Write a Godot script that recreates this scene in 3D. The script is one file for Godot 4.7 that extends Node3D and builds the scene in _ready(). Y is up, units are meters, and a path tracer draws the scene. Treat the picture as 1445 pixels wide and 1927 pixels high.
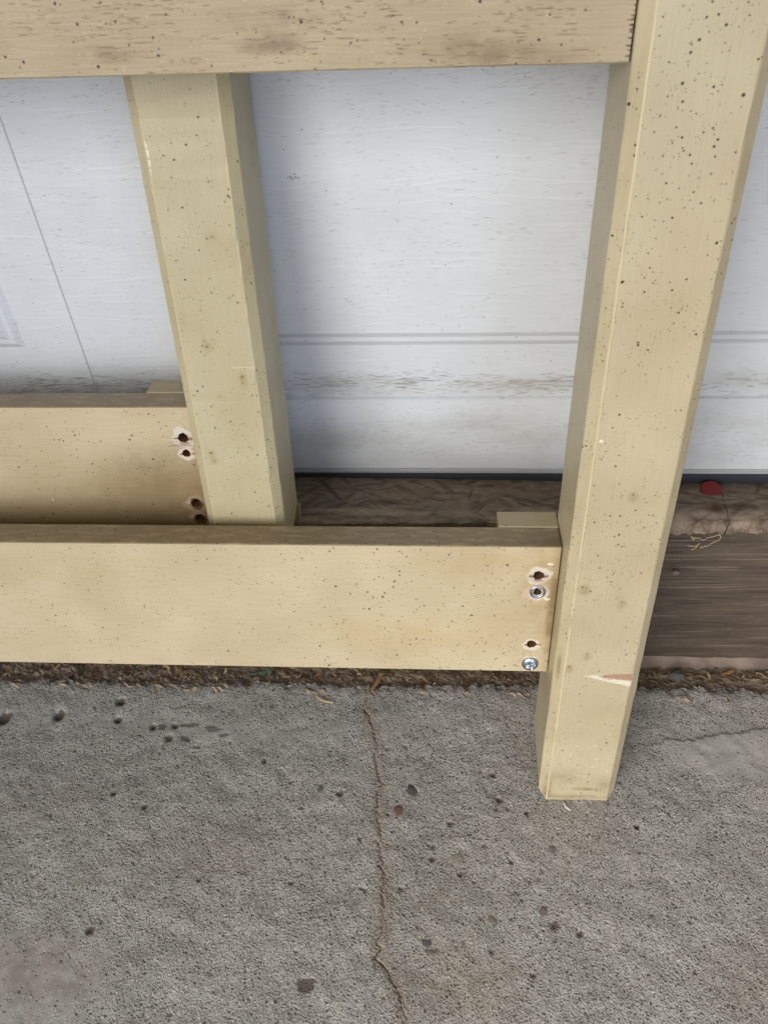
extends Node3D

# ---------------------------------------------------------------- geometry constants (metres)
const DOOR_Z := -0.72
const LEAN := 9.5
const FZ := -0.4322
const RZ := -0.5137
const PORCH := 1.35

var M := {}

# ================================================================ picture making
class Canvas:
	var w: int
	var h: int
	var rgb: PackedByteArray
	var hgt: PackedByteArray
	var ppm: float          # pixels per metre
	var rng := RandomNumberGenerator.new()

	func _init(w_: int, h_: int, ppm_: float, seed_: int, relief := false) -> void:
		w = w_; h = h_; ppm = ppm_
		rng.seed = seed_
		rgb.resize(w * h * 3)
		if relief:
			hgt.resize(w * h)
			hgt.fill(170)

	static func noise(w_: int, h_: int, freq: float, seed_: int, oct := 3, sx := 1, sy := 1) -> PackedByteArray:
		var n := FastNoiseLite.new()
		n.seed = seed_
		n.noise_type = FastNoiseLite.TYPE_SIMPLEX_SMOOTH
		n.frequency = freq
		n.fractal_octaves = oct
		var im := n.get_image(maxi(4, w_ / sx), maxi(4, h_ / sy), false, false, true)
		im.convert(Image.FORMAT_L8)
		if sx > 1 or sy > 1:
			im.resize(w_, h_, Image.INTERPOLATE_CUBIC)
		return im.get_data()

	# fills with a ramp of colours looked up by a sum of noises: layers = [[bytes, weight], ...] (weights in 1/256)
	func fill_ramp(stops: Array, layers: Array) -> void:
		var tab := PackedByteArray()
		tab.resize(768)
		for i in 256:
			var t := i / 255.0
			var k := 0
			while k < stops.size() - 2 and t > float(stops[k + 1][0]):
				k += 1
			var a: Color = stops[k][1]
			var b: Color = stops[k + 1][1]
			var c := a.lerp(b, clampf((t - float(stops[k][0])) / (float(stops[k + 1][0]) - float(stops[k][0])), 0.0, 1.0))
			tab[i * 3] = int(c.r * 255.0); tab[i * 3 + 1] = int(c.g * 255.0); tab[i * 3 + 2] = int(c.b * 255.0)
		var n := w * h
		var l0: PackedByteArray = layers[0][0]
		var w0: int = layers[0][1]
		var l1: PackedByteArray = layers[1][0] if layers.size() > 1 else l0
		var w1: int = layers[1][1] if layers.size() > 1 else 0
		var l2: PackedByteArray = layers[2][0] if layers.size() > 2 else l0
		var w2: int = layers[2][1] if layers.size() > 2 else 0
		var j := 0
		for i in n:
			var v := 128 + (((l0[i] - 128) * w0 + (l1[i] - 128) * w1 + (l2[i] - 128) * w2) >> 8)
			v = clampi(v, 0, 255) * 3
			rgb[j] = tab[v]; rgb[j + 1] = tab[v + 1]; rgb[j + 2] = tab[v + 2]
			j += 3

	func mixpx(x: int, y: int, c: Color, a: float) -> void:
		if x < 0 or y < 0 or x >= w or y >= h:
			return
		var i := (y * w + x) * 3
		rgb[i] = int(lerpf(rgb[i], c.r * 255.0, a))
		rgb[i + 1] = int(lerpf(rgb[i + 1], c.g * 255.0, a))
		rgb[i + 2] = int(lerpf(rgb[i + 2], c.b * 255.0, a))

	func low(x: int, y: int, by: float) -> void:
		if x < 0 or y < 0 or x >= w or y >= h:
			return
		var i := y * w + x
		hgt[i] = clampi(int(hgt[i] - by), 0, 255)

	# a dab; everything in pixels
	func dab(x: float, y: float, rx: float, ry: float, ang: float, c: Color, a: float, deep := 0.0, soft := 0.8) -> void:
		var r := maxf(rx, ry) + soft + 0.5
		var ca := cos(ang)
		var sa := sin(ang)
		var m := minf(rx, ry)
		for py in range(int(y - r), int(y + r) + 2):
			for px in range(int(x - r), int(x + r) + 2):
				var dx := px - x
				var dy := py - y
				var u := (dx * ca + dy * sa) / rx
				var v := (dy * ca - dx * sa) / ry
				var d := (sqrt(u * u + v * v) - 1.0) * m
				if d < soft:
					var k := clampf(1.0 - (d + soft) / (2.0 * soft), 0.0, 1.0)
					mixpx(px, py, c, a * k)
					if deep != 0.0:
						low(px, py, deep * k)

	# a ragged patch: outline radius r (px) jagged by amount
	func blob(x: float, y: float, rx: float, ry: float, jag: float, c: Color, a: float, soft := 1.0, seed_ := 1) -> void:
		var p := []
		for i in 9:
			p.append([rng.randf() * TAU, rng.randf_range(0.3, 1.0)])
		var r := maxf(rx, ry) * (1.0 + jag) + soft
		for py in range(maxi(0, int(y - r)), mini(h, int(y + r) + 2)):
			for px in range(maxi(0, int(x - r)), mini(w, int(x + r) + 2)):
				var u := (px - x) / rx
				var v := (py - y) / ry
				var an := atan2(v, u)
				var e := 1.0
				for i in 9:
					e += jag * 0.75 / (i + 1.5) * float(p[i][1]) * sin(an * (i + 2) + float(p[i][0]))
				var d := (sqrt(u * u + v * v) - e) * minf(rx, ry)
				if d < soft:
					mixpx(px, py, c, a * clampf(1.0 - (d + soft) / (2.0 * soft), 0.0, 1.0))

	# a soft stain or painted shade with a noisy strength
	func stain_or_shade(x: float, y: float, rx: float, ry: float, c: Color, a: float, mottle := 1.0) -> void:
		var n := FastNoiseLite.new()
		n.seed = rng.randi() % 10000
		n.frequency = 0.02
		for py in range(maxi(0, int(y - ry)), mini(h, int(y + ry) + 1)):
			for px in range(maxi(0, int(x - rx)), mini(w, int(x + rx) + 1)):
				var u := (px - x) / rx
				var v := (py - y) / ry
				var d := u * u + v * v
				if d < 1.0:
					mixpx(px, py, c, a * (1.0 - d) * (1.0 - d) * clampf(lerpf(1.0, 0.75 + 0.9 * n.get_noise_2d(px, py), mottle), 0.0, 1.0))

	# painted shade for rail tops: patchy brown over rows y0..y1
	func top_shade(y0: int, y1: int, c: Color, a: float) -> void:
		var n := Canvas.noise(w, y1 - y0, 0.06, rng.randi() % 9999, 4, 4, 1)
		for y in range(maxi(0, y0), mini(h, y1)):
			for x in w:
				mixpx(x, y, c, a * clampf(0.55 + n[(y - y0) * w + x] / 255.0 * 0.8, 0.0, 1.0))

	func poly(pts: Array, c: Color, a: float, ragged := 0.0) -> void:
		var pp := PackedVector2Array()
		var lo := Vector2(1e9, 1e9)
		var hi := -lo
		for p in pts:
			pp.append(p)
			lo = lo.min(p); hi = hi.max(p)
		for py in range(int(lo.y), int(hi.y) + 2):
			for px in range(int(lo.x), int(hi.x) + 2):
				var q := Vector2(px + rng.randf_range(-ragged, ragged), py + rng.randf_range(-ragged, ragged))
				if Geometry2D.is_point_in_polygon(q, pp):
					mixpx(px, py, c, a * rng.randf_range(0.8, 1.0))

	# a wavy thin mark
	func stroke(x: float, y: float, length: float, thick: float, slope: float, bend: float, c: Color, a: float, deep := 0.0) -> void:
		var n := int(length)
		if n < 1:
			return
		for i in n:
			var t := float(i) / n
			var yy := y + slope * i + bend * sin(t * 3.1)
			var th := thick * sqrt(maxf(0.0, sin(PI * (t * 0.94 + 0.03))))
			var y0 := int(floor(yy - th * 0.5))
			for py in range(y0, int(yy + th * 0.5) + 1):
				var cover := clampf(minf(py + 1.0, yy + th * 0.5) - maxf(float(py), yy - th * 0.5), 0.0, 1.0)
				mixpx(int(x + i), py, c, a * cover)
				if deep != 0.0:
					low(int(x + i), py, deep * cover)

	func tex() -> ImageTexture:
		return ImageTexture.create_from_image(Image.create_from_data(w, h, false, Image.FORMAT_RGB8, rgb))

	func relief_tex() -> ImageTexture:
		return ImageTexture.create_from_image(Image.create_from_data(w, h, false, Image.FORMAT_L8, hgt))


# ================================================================ mesh making
class Geo:
	var v := PackedVector3Array()
	var n := PackedVector3Array()
	var t := PackedVector2Array()
	var c := PackedColorArray()
	var tint := Color.WHITE

	func tri(a: Vector3, b: Vector3, d: Vector3, out: Vector3, ua := Vector2.ZERO, ub := Vector2.ZERO, ud := Vector2.ZERO) -> void:
		var x := (b - a).cross(d - a)
		if x.length_squared() < 1e-20:
			return
		var nn := x.normalized()
		if nn.dot(out) > 0.0:
			v.append_array([a, d, b]); t.append_array([ua, ud, ub])
		else:
			nn = -nn
			v.append_array([a, b, d]); t.append_array([ua, ub, ud])
		n.append_array([nn, nn, nn]); c.append_array([tint, tint, tint])

	func quad(a: Vector3, b: Vector3, d: Vector3, e: Vector3, out: Vector3, ua := Vector2.ZERO, ub := Vector2.ZERO, ud := Vector2.ZERO, ue := Vector2.ZERO) -> void:
		tri(a, b, d, out, ua, ub, ud)
		tri(a, d, e, out, ua, ud, ue)

	func box(lo: Vector3, hi: Vector3, at := Transform3D(), uvs := 1.0, bev := 0.0) -> void:
		var p := []
		for i in 8:
			p.append(Vector3(hi.x if i & 1 else lo.x, hi.y if i & 2 else lo.y, hi.z if i & 4 else lo.z))
		var f := [[0, 2, 6, 4, Vector3.LEFT], [1, 5, 7, 3, Vector3.RIGHT], [0, 4, 5, 1, Vector3.DOWN], [2, 3, 7, 6, Vector3.UP], [0, 1, 3, 2, Vector3.FORWARD], [4, 6, 7, 5, Vector3.BACK]]
		for q in f:
			var o: Vector3 = q[4]
			var uv := []
			for k in 4:
				var s: Vector3 = p[q[k]]
				uv.append(Vector2(s.x, -s.y) * uvs if absf(o.z) > 0.5 else (Vector2(s.x, s.z) * uvs if absf(o.y) > 0.5 else Vector2(s.z, -s.y) * uvs))
			quad(at * p[q[0]], at * p[q[1]], at * p[q[2]], at * p[q[3]], at.basis * o, uv[0], uv[1], uv[2], uv[3])

	func tube(pts: Array, r: float, sides := 6) -> void:
		for i in pts.size() - 1:
			var a: Vector3 = pts[i]
			var b: Vector3 = pts[i + 1]
			var d := (b - a).normalized()
			var s := d.cross(Vector3(0.3, 0.9, 0.2)).normalized()
			var q := d.cross(s)
			for k in sides:
				var o1 := s * cos(TAU * k / sides) + q * sin(TAU * k / sides)
				var o2 := s * cos(TAU * (k + 1) / sides) + q * sin(TAU * (k + 1) / sides)
				quad(a + o1 * r, a + o2 * r, b + o2 * r, b + o1 * r, o1 + o2)

	func mesh(m: Material, into: ArrayMesh = null) -> ArrayMesh:
		var am := into if into else ArrayMesh.new()
		var arr := []
		arr.resize(Mesh.ARRAY_MAX)
		arr[Mesh.ARRAY_VERTEX] = v
		arr[Mesh.ARRAY_NORMAL] = n
		arr[Mesh.ARRAY_TEX_UV] = t
		if m is BaseMaterial3D and m.vertex_color_use_as_albedo:
			arr[Mesh.ARRAY_COLOR] = c
		am.add_surface_from_arrays(Mesh.PRIMITIVE_TRIANGLES, arr)
		am.surface_set_material(am.get_surface_count() - 1, m)
		return am


# ================================================================ naming
var taken := {}

func numbered(called: String) -> String:
	var k: int = taken.get(called, 0)
	taken[called] = k + 1
	return called if k == 0 else "%s_%03d" % [called, k]

func put(called: String, mesh: Mesh, parent: Node3D = null) -> MeshInstance3D:
	var o := MeshInstance3D.new()
	o.mesh = mesh
	if parent == null:
		o.name = numbered(called)
		add_child(o, true)
	else:
		var k := 0
		var nm := called
		while parent.has_node(nm):
			k += 1
			nm = "%s_%03d" % [called, k]
		o.name = nm
		parent.add_child(o, true)
	return o

func thing(called: String, label: String, category: String, at := Transform3D(), group := "") -> Node3D:
	var o := Node3D.new()
	o.name = numbered(called)
	add_child(o, true)
	o.transform = at
	return tag(o, label, category, group)

func tag(o: Node3D, label: String, category: String, group := "") -> Node3D:
	o.set_meta("label", label)
	o.set_meta("category", category)
	if group:
		o.set_meta("group", group)
	return o

func mat(c: Color, rough := 0.7, metal := 0.0) -> StandardMaterial3D:
	var m := StandardMaterial3D.new()
	m.albedo_color = c
	m.roughness = rough
	m.metallic = metal
	return m

func tmat(cv: Canvas, rough: float, relief_cm := 0.0) -> StandardMaterial3D:
	var m := mat(Color.WHITE, rough)
	m.albedo_texture = cv.tex()
	m.texture_repeat = true
	if relief_cm > 0.0:
		m.heightmap_enabled = true
		m.heightmap_texture = cv.relief_tex()
		m.heightmap_scale = relief_cm
	return m

func s(r: int, g: int, b: int) -> Color:
	return Color8(r, g, b)


# ================================================================ cream paint
const DARK_DOT := Color(0.11, 0.075, 0.03)

func paint_canvas(w: int, h: int, ppm: float, seed_: int, along_x: bool, grainy := 1.0, shift := Color(0, 0, 0)) -> Canvas:
	var cv := Canvas.new(w, h, ppm, seed_, true)
	var low := Canvas.noise(w, h, 0.035, seed_, 3, 8, 8)
	var g := Canvas.noise(w, h, 0.22, seed_ + 1, 3, 24 if along_x else 1, 1 if along_x else 24)
	var fine := Canvas.noise(w, h, 0.35, seed_ + 2, 2, 2 if along_x else 1, 1 if along_x else 2)
	cv.fill_ramp([[0.0, s(154, 133, 104) - shift], [0.35, s(190, 173, 139) - shift], [0.6, s(202, 187, 154) - shift], [1.0, s(216, 203, 173) - shift]], [[low, 70], [g, int(44 * grainy)], [fine, 44]])
	for i in w * h:
		cv.hgt[i] = 150 + ((g[i] - 128) >> 2) + ((fine[i] - 128) >> 3)
	return cv

func speckle(cv: Canvas, count: int, small: float, big: float, big_share: float, x0 := 0, x1 := -1, y0 := 0, y1 := -1) -> void:
	x1 = cv.w if x1 < 0 else x1
	y1 = cv.h if y1 < 0 else y1
	var n := FastNoiseLite.new()
	n.seed = cv.rng.randi() % 9999
	n.frequency = 0.009
	var made := 0
	while made < count:
		var x := cv.rng.randf_range(x0, x1)
		var y := cv.rng.randf_range(y0, y1)
		if n.get_noise_2d(x, y) + 0.55 < cv.rng.randf():
			continue
		made += 1
		var r := small * exp(cv.rng.randfn(0.0, 0.38))
		var a := 0.88
		if cv.rng.randf() < big_share:
			r = big * cv.rng.randf_range(0.55, 1.15)
			a = 0.95
		r *= cv.ppm
		var e := cv.rng.randf_range(0.75, 1.0)
		cv.dab(x, y, maxf(r, 0.45), maxf(r * e, 0.4), cv.rng.randf_range(-0.9, 0.3), DARK_DOT, a * minf(1.0, 0.45 + r * 0.45), 0.0, 0.7)
		if cv.rng.randf() < 0.25:       # a faint satellite, or a pale brown speck
			cv.dab(x + cv.rng.randf_range(-9, 9), y + cv.rng.randf_range(-9, 9), 0.6, 0.5, 0.0, s(120, 95, 55), 0.5, 0.0, 0.6)


# ================================================================ frame builders (u along, v up the lean, w out)
# a bar along v: profile points (u, w) listed round the section, bottom v for each, top v
func post_mesh(prof: Array, bot: Array, top: float, wide: float, long_: float, m: Material, worn_highlight: Array, mw: Material, seed_: int) -> ArrayMesh:
	var g := Geo.new()
	var gw := Geo.new()
	var rng := RandomNumberGenerator.new()
	rng.seed = seed_
	var cen := Vector2.ZERO
	for p in prof:
		cen += Vector2(p[0], p[1])
	cen /= prof.size()
	var n := prof.size()
	var segs := 60
	var wob := []
	for i in n:
		var row := []
		for k in segs + 1:
			row.append(Vector2(rng.randf_range(-1, 1), rng.randf_range(-1, 1)) * 0.0002 * (2.2 if rng.randf() < 0.04 else 0.8))
		wob.append(row)
	var acc := 0.0
	for i in n:
		var a := Vector2(prof[i][0], prof[i][1])
		var b := Vector2(prof[(i + 1) % n][0], prof[(i + 1) % n][1])
		var len_ := a.distance_to(b)
		var d := (b - a).normalized()
		var o := Vector2(d.y, -d.x)
		if o.dot((a + b) * 0.5 - cen) < 0.0:
			o = -o
		var out := Vector3(o.x, 0, o.y)
		for k in segs:
			var va0 := lerpf(bot[i], top, float(k) / segs)
			var va1 := lerpf(bot[i], top, float(k + 1) / segs)
			var vb0 := lerpf(bot[(i + 1) % n], top, float(k) / segs)
			var vb1 := lerpf(bot[(i + 1) % n], top, float(k + 1) / segs)
			var wa0: Vector2 = a + wob[i][k]
			var wa1: Vector2 = a + wob[i][k + 1]
			var wb0: Vector2 = b + wob[(i + 1) % n][k]
			var wb1: Vector2 = b + wob[(i + 1) % n][k + 1]
			var into := g
			if i in worn_highlight and rng.randf() < 0.97:
				into = gw
			into.quad(Vector3(wa0.x, va0, wa0.y), Vector3(wb0.x, vb0, wb0.y), Vector3(wb1.x, vb1, wb1.y), Vector3(wa1.x, va1, wa1.y), out,
				Vector2(acc / wide, 1.0 - va0 / long_), Vector2((acc + len_) / wide, 1.0 - vb0 / long_), Vector2((acc + len_) / wide, 1.0 - vb1 / long_), Vector2(acc / wide, 1.0 - va1 / long_))
		acc += len_
	# ends
	for k in range(1, n - 1):
		g.tri(Vector3(prof[0][0], bot[0], prof[0][1]), Vector3(prof[k][0], bot[k], prof[k][1]), Vector3(prof[k + 1][0], bot[k + 1], prof[k + 1][1]), Vector3.DOWN, Vector2(0.1, 0.98), Vector2(0.2, 0.98), Vector2(0.2, 0.99))
		g.tri(Vector3(prof[0][0], top, prof[0][1]), Vector3(prof[k][0], top, prof[k][1]), Vector3(prof[k + 1][0], top, prof[k + 1][1]), Vector3.UP, Vector2(0.1, 0.02), Vector2(0.2, 0.02), Vector2(0.2, 0.03))
	var am := g.mesh(m)
	if gw.v.size():
		gw.mesh(mw, am)
	return am

# the section of a post with both front arrises chamfered; order: back left, side, chamfer, front, chamfer, side, back
func post_profile(u0: float, u1: float, cu: float, cw: float, back: float, w0 := 0.0) -> Array:
	var e := 0.0007
	return [[u0 - cu, w0 - back], [u0 - cu, w0 - cw - e], [u0 - cu + e, w0 - cw + e * 0.6], [u0 - e, w0 - e * 0.7], [u0 + e, w0], [u1 - e, w0], [u1 + e, w0 - e * 0.7], [u1 + cu - e, w0 - cw + e * 0.6], [u1 + cu, w0 - cw - e], [u1 + cu, w0 - back]]

func foot_cut(prof: Array, v0: float, rise: float, back: float, w0 := 0.0) -> Array:
	var out := []
	for i in prof.size():
		var w: float = w0 - prof[i][1]
		var t := clampf(w / back, 0.0, 1.0)
		out.append(v0 + rise * (1.0 - pow(1.0 - t, 1.6)) + (0.0045 if i in [2, 7] else (0.009 if i in [1, 8] else 0.0)))
	return out

# a rail along u; front face at w = wf, holes = [[u, v, r], ...] near the right end
func rail_mesh(u0: float, u1: float, v0: float, v1: float, wf: float, th: float, holes: Array, m: Material, tex_u0: float, tex_len: float, tex_round: float, inner: Material) -> ArrayMesh:
	var g := Geo.new()
	var gi := Geo.new()
	var b := 0.0009
	var UV := func(u: float, r: float) -> Vector2: return Vector2((u - tex_u0) / tex_len, r / tex_round)
	# round the section: front from top (r=0) down, then bottom, back, top
	var hv := v1 - v0
	var prof := [Vector2(v1 - b, wf), Vector2(v0 + b, wf), Vector2(v0, wf - b), Vector2(v0, wf - th + b), Vector2(v0 + b, wf - th), Vector2(v1 - b, wf - th), Vector2(v1, wf - th + b), Vector2(v1, wf - b)]
	var r := 0.0
	var xs := [u0]
	var k := u0
	while k < u1 - 0.06:
		k += 0.04
		xs.append(minf(k, u1))
	if float(xs[-1]) < u1:
		xs.append(u1)
	for i in prof.size():
		var p: Vector2 = prof[i]
		var q: Vector2 = prof[(i + 1) % prof.size()]
		var d := (q - p).normalized()
		var out := Vector3(0, -d.y, d.x)
		var mid := (p + q) * 0.5 - Vector2((v0 + v1) * 0.5, wf - th * 0.5)
		if out.y * mid.x + out.z * mid.y < 0.0:
			out = -out
		var ln := p.distance_to(q)
		if i == 0 and holes.size():
			_holed(g, gi, u0, u1, p, q, wf, holes, UV)
		else:
			for j in xs.size() - 1:
				var a: float = xs[j]
				var c: float = xs[j + 1]
				g.quad(Vector3(a, p.x, p.y), Vector3(c, p.x, p.y), Vector3(c, q.x, q.y), Vector3(a, q.x, q.y), out, UV.call(a, r), UV.call(c, r), UV.call(c, r + ln), UV.call(a, r + ln))
		r += ln
	for e in [[u0, Vector3.LEFT], [u1, Vector3.RIGHT]]:
		for j in range(1, prof.size() - 1):
			var uu: float = e[0]
			g.tri(Vector3(uu, prof[0].x, prof[0].y), Vector3(uu, prof[j].x, prof[j].y), Vector3(uu, prof[j + 1].x, prof[j + 1].y), e[1], UV.call(u1 - 0.02, 0.01), UV.call(u1 - 0.03, 0.01), UV.call(u1 - 0.03, 0.03))
	var am := g.mesh(m)
	if gi.v.size():
		gi.mesh(inner, am)
	return am

func _holed(g: Geo, gi: Geo, u0: float, u1: float, p: Vector2, q: Vector2, wf: float, holes: Array, UV: Callable) -> void:
	var hu: float = holes[0][0]
	var sq := 0.0095
	var vt := p.x
	var P := func(u: float, v: float) -> Vector3: return Vector3(u, v, wf)
	var R := func(u: float, v: float) -> Vector2: return UV.call(u, vt - v)
	var rect := func(a: float, c: float, lo: float, hi: float) -> void:
		g.quad(P.call(a, lo), P.call(c, lo), P.call(c, hi), P.call(a, hi), Vector3.BACK, R.call(a, lo), R.call(c, lo), R.call(c, hi), R.call(a, hi))
	var left := hu - 0.014
	var right := hu + 0.014
	var x := u0
	while x < left - 1e-6:
		var nx := minf(x + 0.08, left)
		rect.call(x, nx, q.x, vt)
		x = nx
	rect.call(right, u1, q.x, vt)
	var top := vt
	for hh in holes:
		var hv: float = hh[1]
		var hr: float = hh[2]
		var cu: float = hh[0]
		if top - (hv + sq) > 1e-5:
			rect.call(left, right, hv + sq, top)
		top = hv - sq
		var n := 32
		for i in n:
			var pts := []
			for e in 2:
				var a := TAU * (i + e) / n + PI / 4
				var cs := Vector2(cos(a), sin(a))
				var big := cs / maxf(absf(cs.x), absf(cs.y))
				var wig := 1.0 + 0.06 * sin(a * 3.0 + cu * 900.0) + 0.05 * sin(a * 7.0 + hv * 700.0)
				var rim := Vector2(cu, hv) + cs * hr * wig
				var far := Vector2((left + right) * 0.5 + big.x * 0.014, hv + big.y * sq)
				pts.append([rim, far])
			var r0: Vector2 = pts[0][0]
			var f0: Vector2 = pts[0][1]
			var r1: Vector2 = pts[1][0]
			var f1: Vector2 = pts[1][1]
			g.quad(P.call(r0.x, r0.y), P.call(f0.x, f0.y), P.call(f1.x, f1.y), P.call(r1.x, r1.y), Vector3.BACK, R.call(r0.x, r0.y), R.call(f0.x, f0.y), R.call(f1.x, f1.y), R.call(r1.x, r1.y))
			var inw := Vector3(cu - r0.x, hv - r0.y, 0)
			gi.quad(Vector3(r0.x, r0.y, wf), Vector3(r1.x, r1.y, wf), Vector3(r1.x, r1.y, wf - 0.022), Vector3(r0.x, r0.y, wf - 0.022), inw)
			gi.tri(Vector3(cu, hv, wf - 0.022), Vector3(r0.x, r0.y, wf - 0.022), Vector3(r1.x, r1.y, wf - 0.022), Vector3.BACK)
	rect.call(left, right, q.x, top)

func screw_mesh(at: Vector3, rx: float, ry: float, m: Material) -> ArrayMesh:
	var st := SurfaceTool.new()
	st.begin(Mesh.PRIMITIVE_TRIANGLES)
	st.set_smooth_group(0)
	var rings := 18
	var seg := 56
	var f := func(i: int, k: int) -> Vector3:
		var r := float(i) / rings
		var a := TAU * k / seg
		var x := r * cos(a)
		var y := r * sin(a)
		var hgt := 0.0042 * sqrt(maxf(0.0, 1.0 - r * r * 0.97)) - 0.0006
		var ca := cos(0.35)
		var sa := sin(0.35)
		var px := x * ca + y * sa
		var py := y * ca - x * sa
		var arm := minf(maxf(absf(px) - 0.13, (absf(py) - 0.56) * 1.6), maxf(absf(py) - 0.13, (absf(px) - 0.56) * 1.6))
		hgt -= 0.0024 * clampf(0.5 - arm * 9.0, 0.0, 1.0)
		return at + Vector3(x * rx, y * ry, hgt)
	for i in rings:
		for k in seg:
			var a: Vector3 = f.call(i, k)
			var b: Vector3 = f.call(i + 1, k)
			var c: Vector3 = f.call(i + 1, k + 1)
			var d: Vector3 = f.call(i, k + 1)
			for p in [a, c, b]:
				st.add_vertex(p)
			if i > 0:
				for p in [a, d, c]:
					st.add_vertex(p)
	st.generate_normals()
	var am := st.commit()
	am.surface_set_material(0, m)
	return am

func ring_mesh(at: Vector3, r: float, tube: float, m: Material) -> ArrayMesh:
	var st := SurfaceTool.new()
	st.begin(Mesh.PRIMITIVE_TRIANGLES)
	var f := func(i: int, k: int) -> Vector3:
		var a := TAU * i / 36
		var b := TAU * k / 12
		var rr := r + tube * cos(b)
		return at + Vector3(rr * cos(a), rr * sin(a), tube * sin(b) * 0.7)
	st.set_smooth_group(0)
	for i in 36:
		for k in 12:
			var a: Vector3 = f.call(i, k)
			var b: Vector3 = f.call(i + 1, k)
			var c: Vector3 = f.call(i + 1, k + 1)
			var d: Vector3 = f.call(i, k + 1)
			for p in [a, c, b, a, d, c]:
				st.add_vertex(p)
	st.generate_normals()
	var am := st.commit()
	am.surface_set_material(0, m)
	return am

func chamfer_box(lo: Vector3, hi: Vector3, b: float, m: Material, uvs: float, mw: Material = null) -> ArrayMesh:
	# a box whose top and front arrises are broken
	var g := Geo.new()
	var gw := Geo.new()
	var pr := [Vector2(lo.y, lo.z), Vector2(lo.y, hi.z), Vector2(hi.y - b, hi.z), Vector2(hi.y, hi.z - b), Vector2(hi.y, lo.z + b), Vector2(hi.y - b, lo.z)]
	var c2 := Vector2((lo.y + hi.y) * 0.5, (lo.z + hi.z) * 0.5)
	for i in 6:
		var p: Vector2 = pr[i]
		var q: Vector2 = pr[(i + 1) % 6]
		var mid := (p + q) * 0.5 - c2
		var d := (q - p).normalized()
		var o := Vector2(-d.y, d.x)
		if o.dot(mid) < 0.0:
			o = -o
		(gw if mw and i in [2, 4] else g).quad(Vector3(lo.x, p.x, p.y), Vector3(hi.x, p.x, p.y), Vector3(hi.x, q.x, q.y), Vector3(lo.x, q.x, q.y), Vector3(0, o.x, o.y),
			Vector2(lo.x, p.x - p.y) * uvs, Vector2(hi.x, p.x - p.y) * uvs, Vector2(hi.x, q.x - q.y) * uvs, Vector2(lo.x, q.x - q.y) * uvs)
	for e in [[lo.x, Vector3.LEFT], [hi.x, Vector3.RIGHT]]:
		for j in range(1, 5):
			var x: float = e[0]
			g.tri(Vector3(x, pr[0].x, pr[0].y), Vector3(x, pr[j].x, pr[j].y), Vector3(x, pr[j + 1].x, pr[j + 1].y), e[1], pr[0] * uvs, pr[j] * uvs, pr[j + 1] * uvs)
	var am := g.mesh(m)
	if gw.v.size():
		gw.mesh(mw, am)
	return am


# ================================================================ build
func _ready() -> void:
	setup()
	materials()
	driveway()
	dirt()
	house()
	garage_door()
	threshold()
	bed_ends()
	small_things()


func setup() -> void:
	var cam := Camera3D.new()
	cam.name = "camera"
	add_child(cam)
	cam.transform = Transform3D(Basis(Vector3.UP, deg_to_rad(4.9583)) * Basis(Vector3.RIGHT, deg_to_rad(-45.2855)) * Basis(Vector3.BACK, deg_to_rad(-3.1687)), Vector3(0, 0.9, 0))
	cam.fov = rad_to_deg(2.0 * atan(963.5 / 1550.0))
	cam.near = 0.02
	cam.far = 400.0
	cam.current = true
	var we := WorldEnvironment.new()
	we.name = "environment"
	var env := Environment.new()
	env.background_mode = Environment.BG_SKY
	var sm := ProceduralSkyMaterial.new()
	sm.sky_top_color = Color(0.72, 0.795, 0.915)
	sm.sky_horizon_color = Color(0.82, 0.87, 0.95)
	sm.sky_curve = 0.2
	sm.ground_horizon_color = Color(0.45, 0.44, 0.42)
	sm.ground_bottom_color = Color(0.3, 0.29, 0.27)
	sm.sky_energy_multiplier = 1.0
	var sky := Sky.new()
	sky.sky_material = sm
	env.sky = sky
	env.tonemap_mode = Environment.TONE_MAPPER_LINEAR
	env.tonemap_exposure = 3.85
	env.sdfgi_enabled = true
	env.ssao_enabled = true
	env.ssil_enabled = true
	we.environment = env
	add_child(we)
	var sun := DirectionalLight3D.new()
	sun.name = "sun"
	add_child(sun)
	sun.look_at_from_position(Vector3(-1.45, 1.4, 2.2), Vector3.ZERO)
	sun.light_color = Color(1.0, 0.985, 0.96)
	sun.light_energy = 0.3
	sun.light_angular_distance = 44.0
	sun.shadow_enabled = true


func materials() -> void:
	M.worn_highlight = mat(s(200, 187, 151), 0.45)  # pale wear plus the highlight of rounded edges, put into the colour
	M.raw_wood = mat(s(110, 76, 48), 0.9)
	M.zinc = mat(s(176, 186, 198), 0.33, 1.0)
	M.steel_dull = mat(s(170, 172, 176), 0.4, 1.0)
	M.rubber = mat(s(44, 48, 56), 0.75)
	M.wall = mat(s(122, 108, 98), 0.9)
	M.added_wall_dark = mat(s(84, 70, 62), 0.95)  # for the unseen right wall added to darken that side
	M.soffit = mat(s(118, 110, 102), 0.9)


# ---------------------------------------------------------------- the concrete
const CX0 := -0.66
const CX1 := 0.50
const CZ0 := -0.17

func edge_z(x: float) -> float:
	return -0.5800 - 0.0030 * sin(x * 5.0 + 0.4) - 0.002 * sin(x * 23.0)

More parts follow.
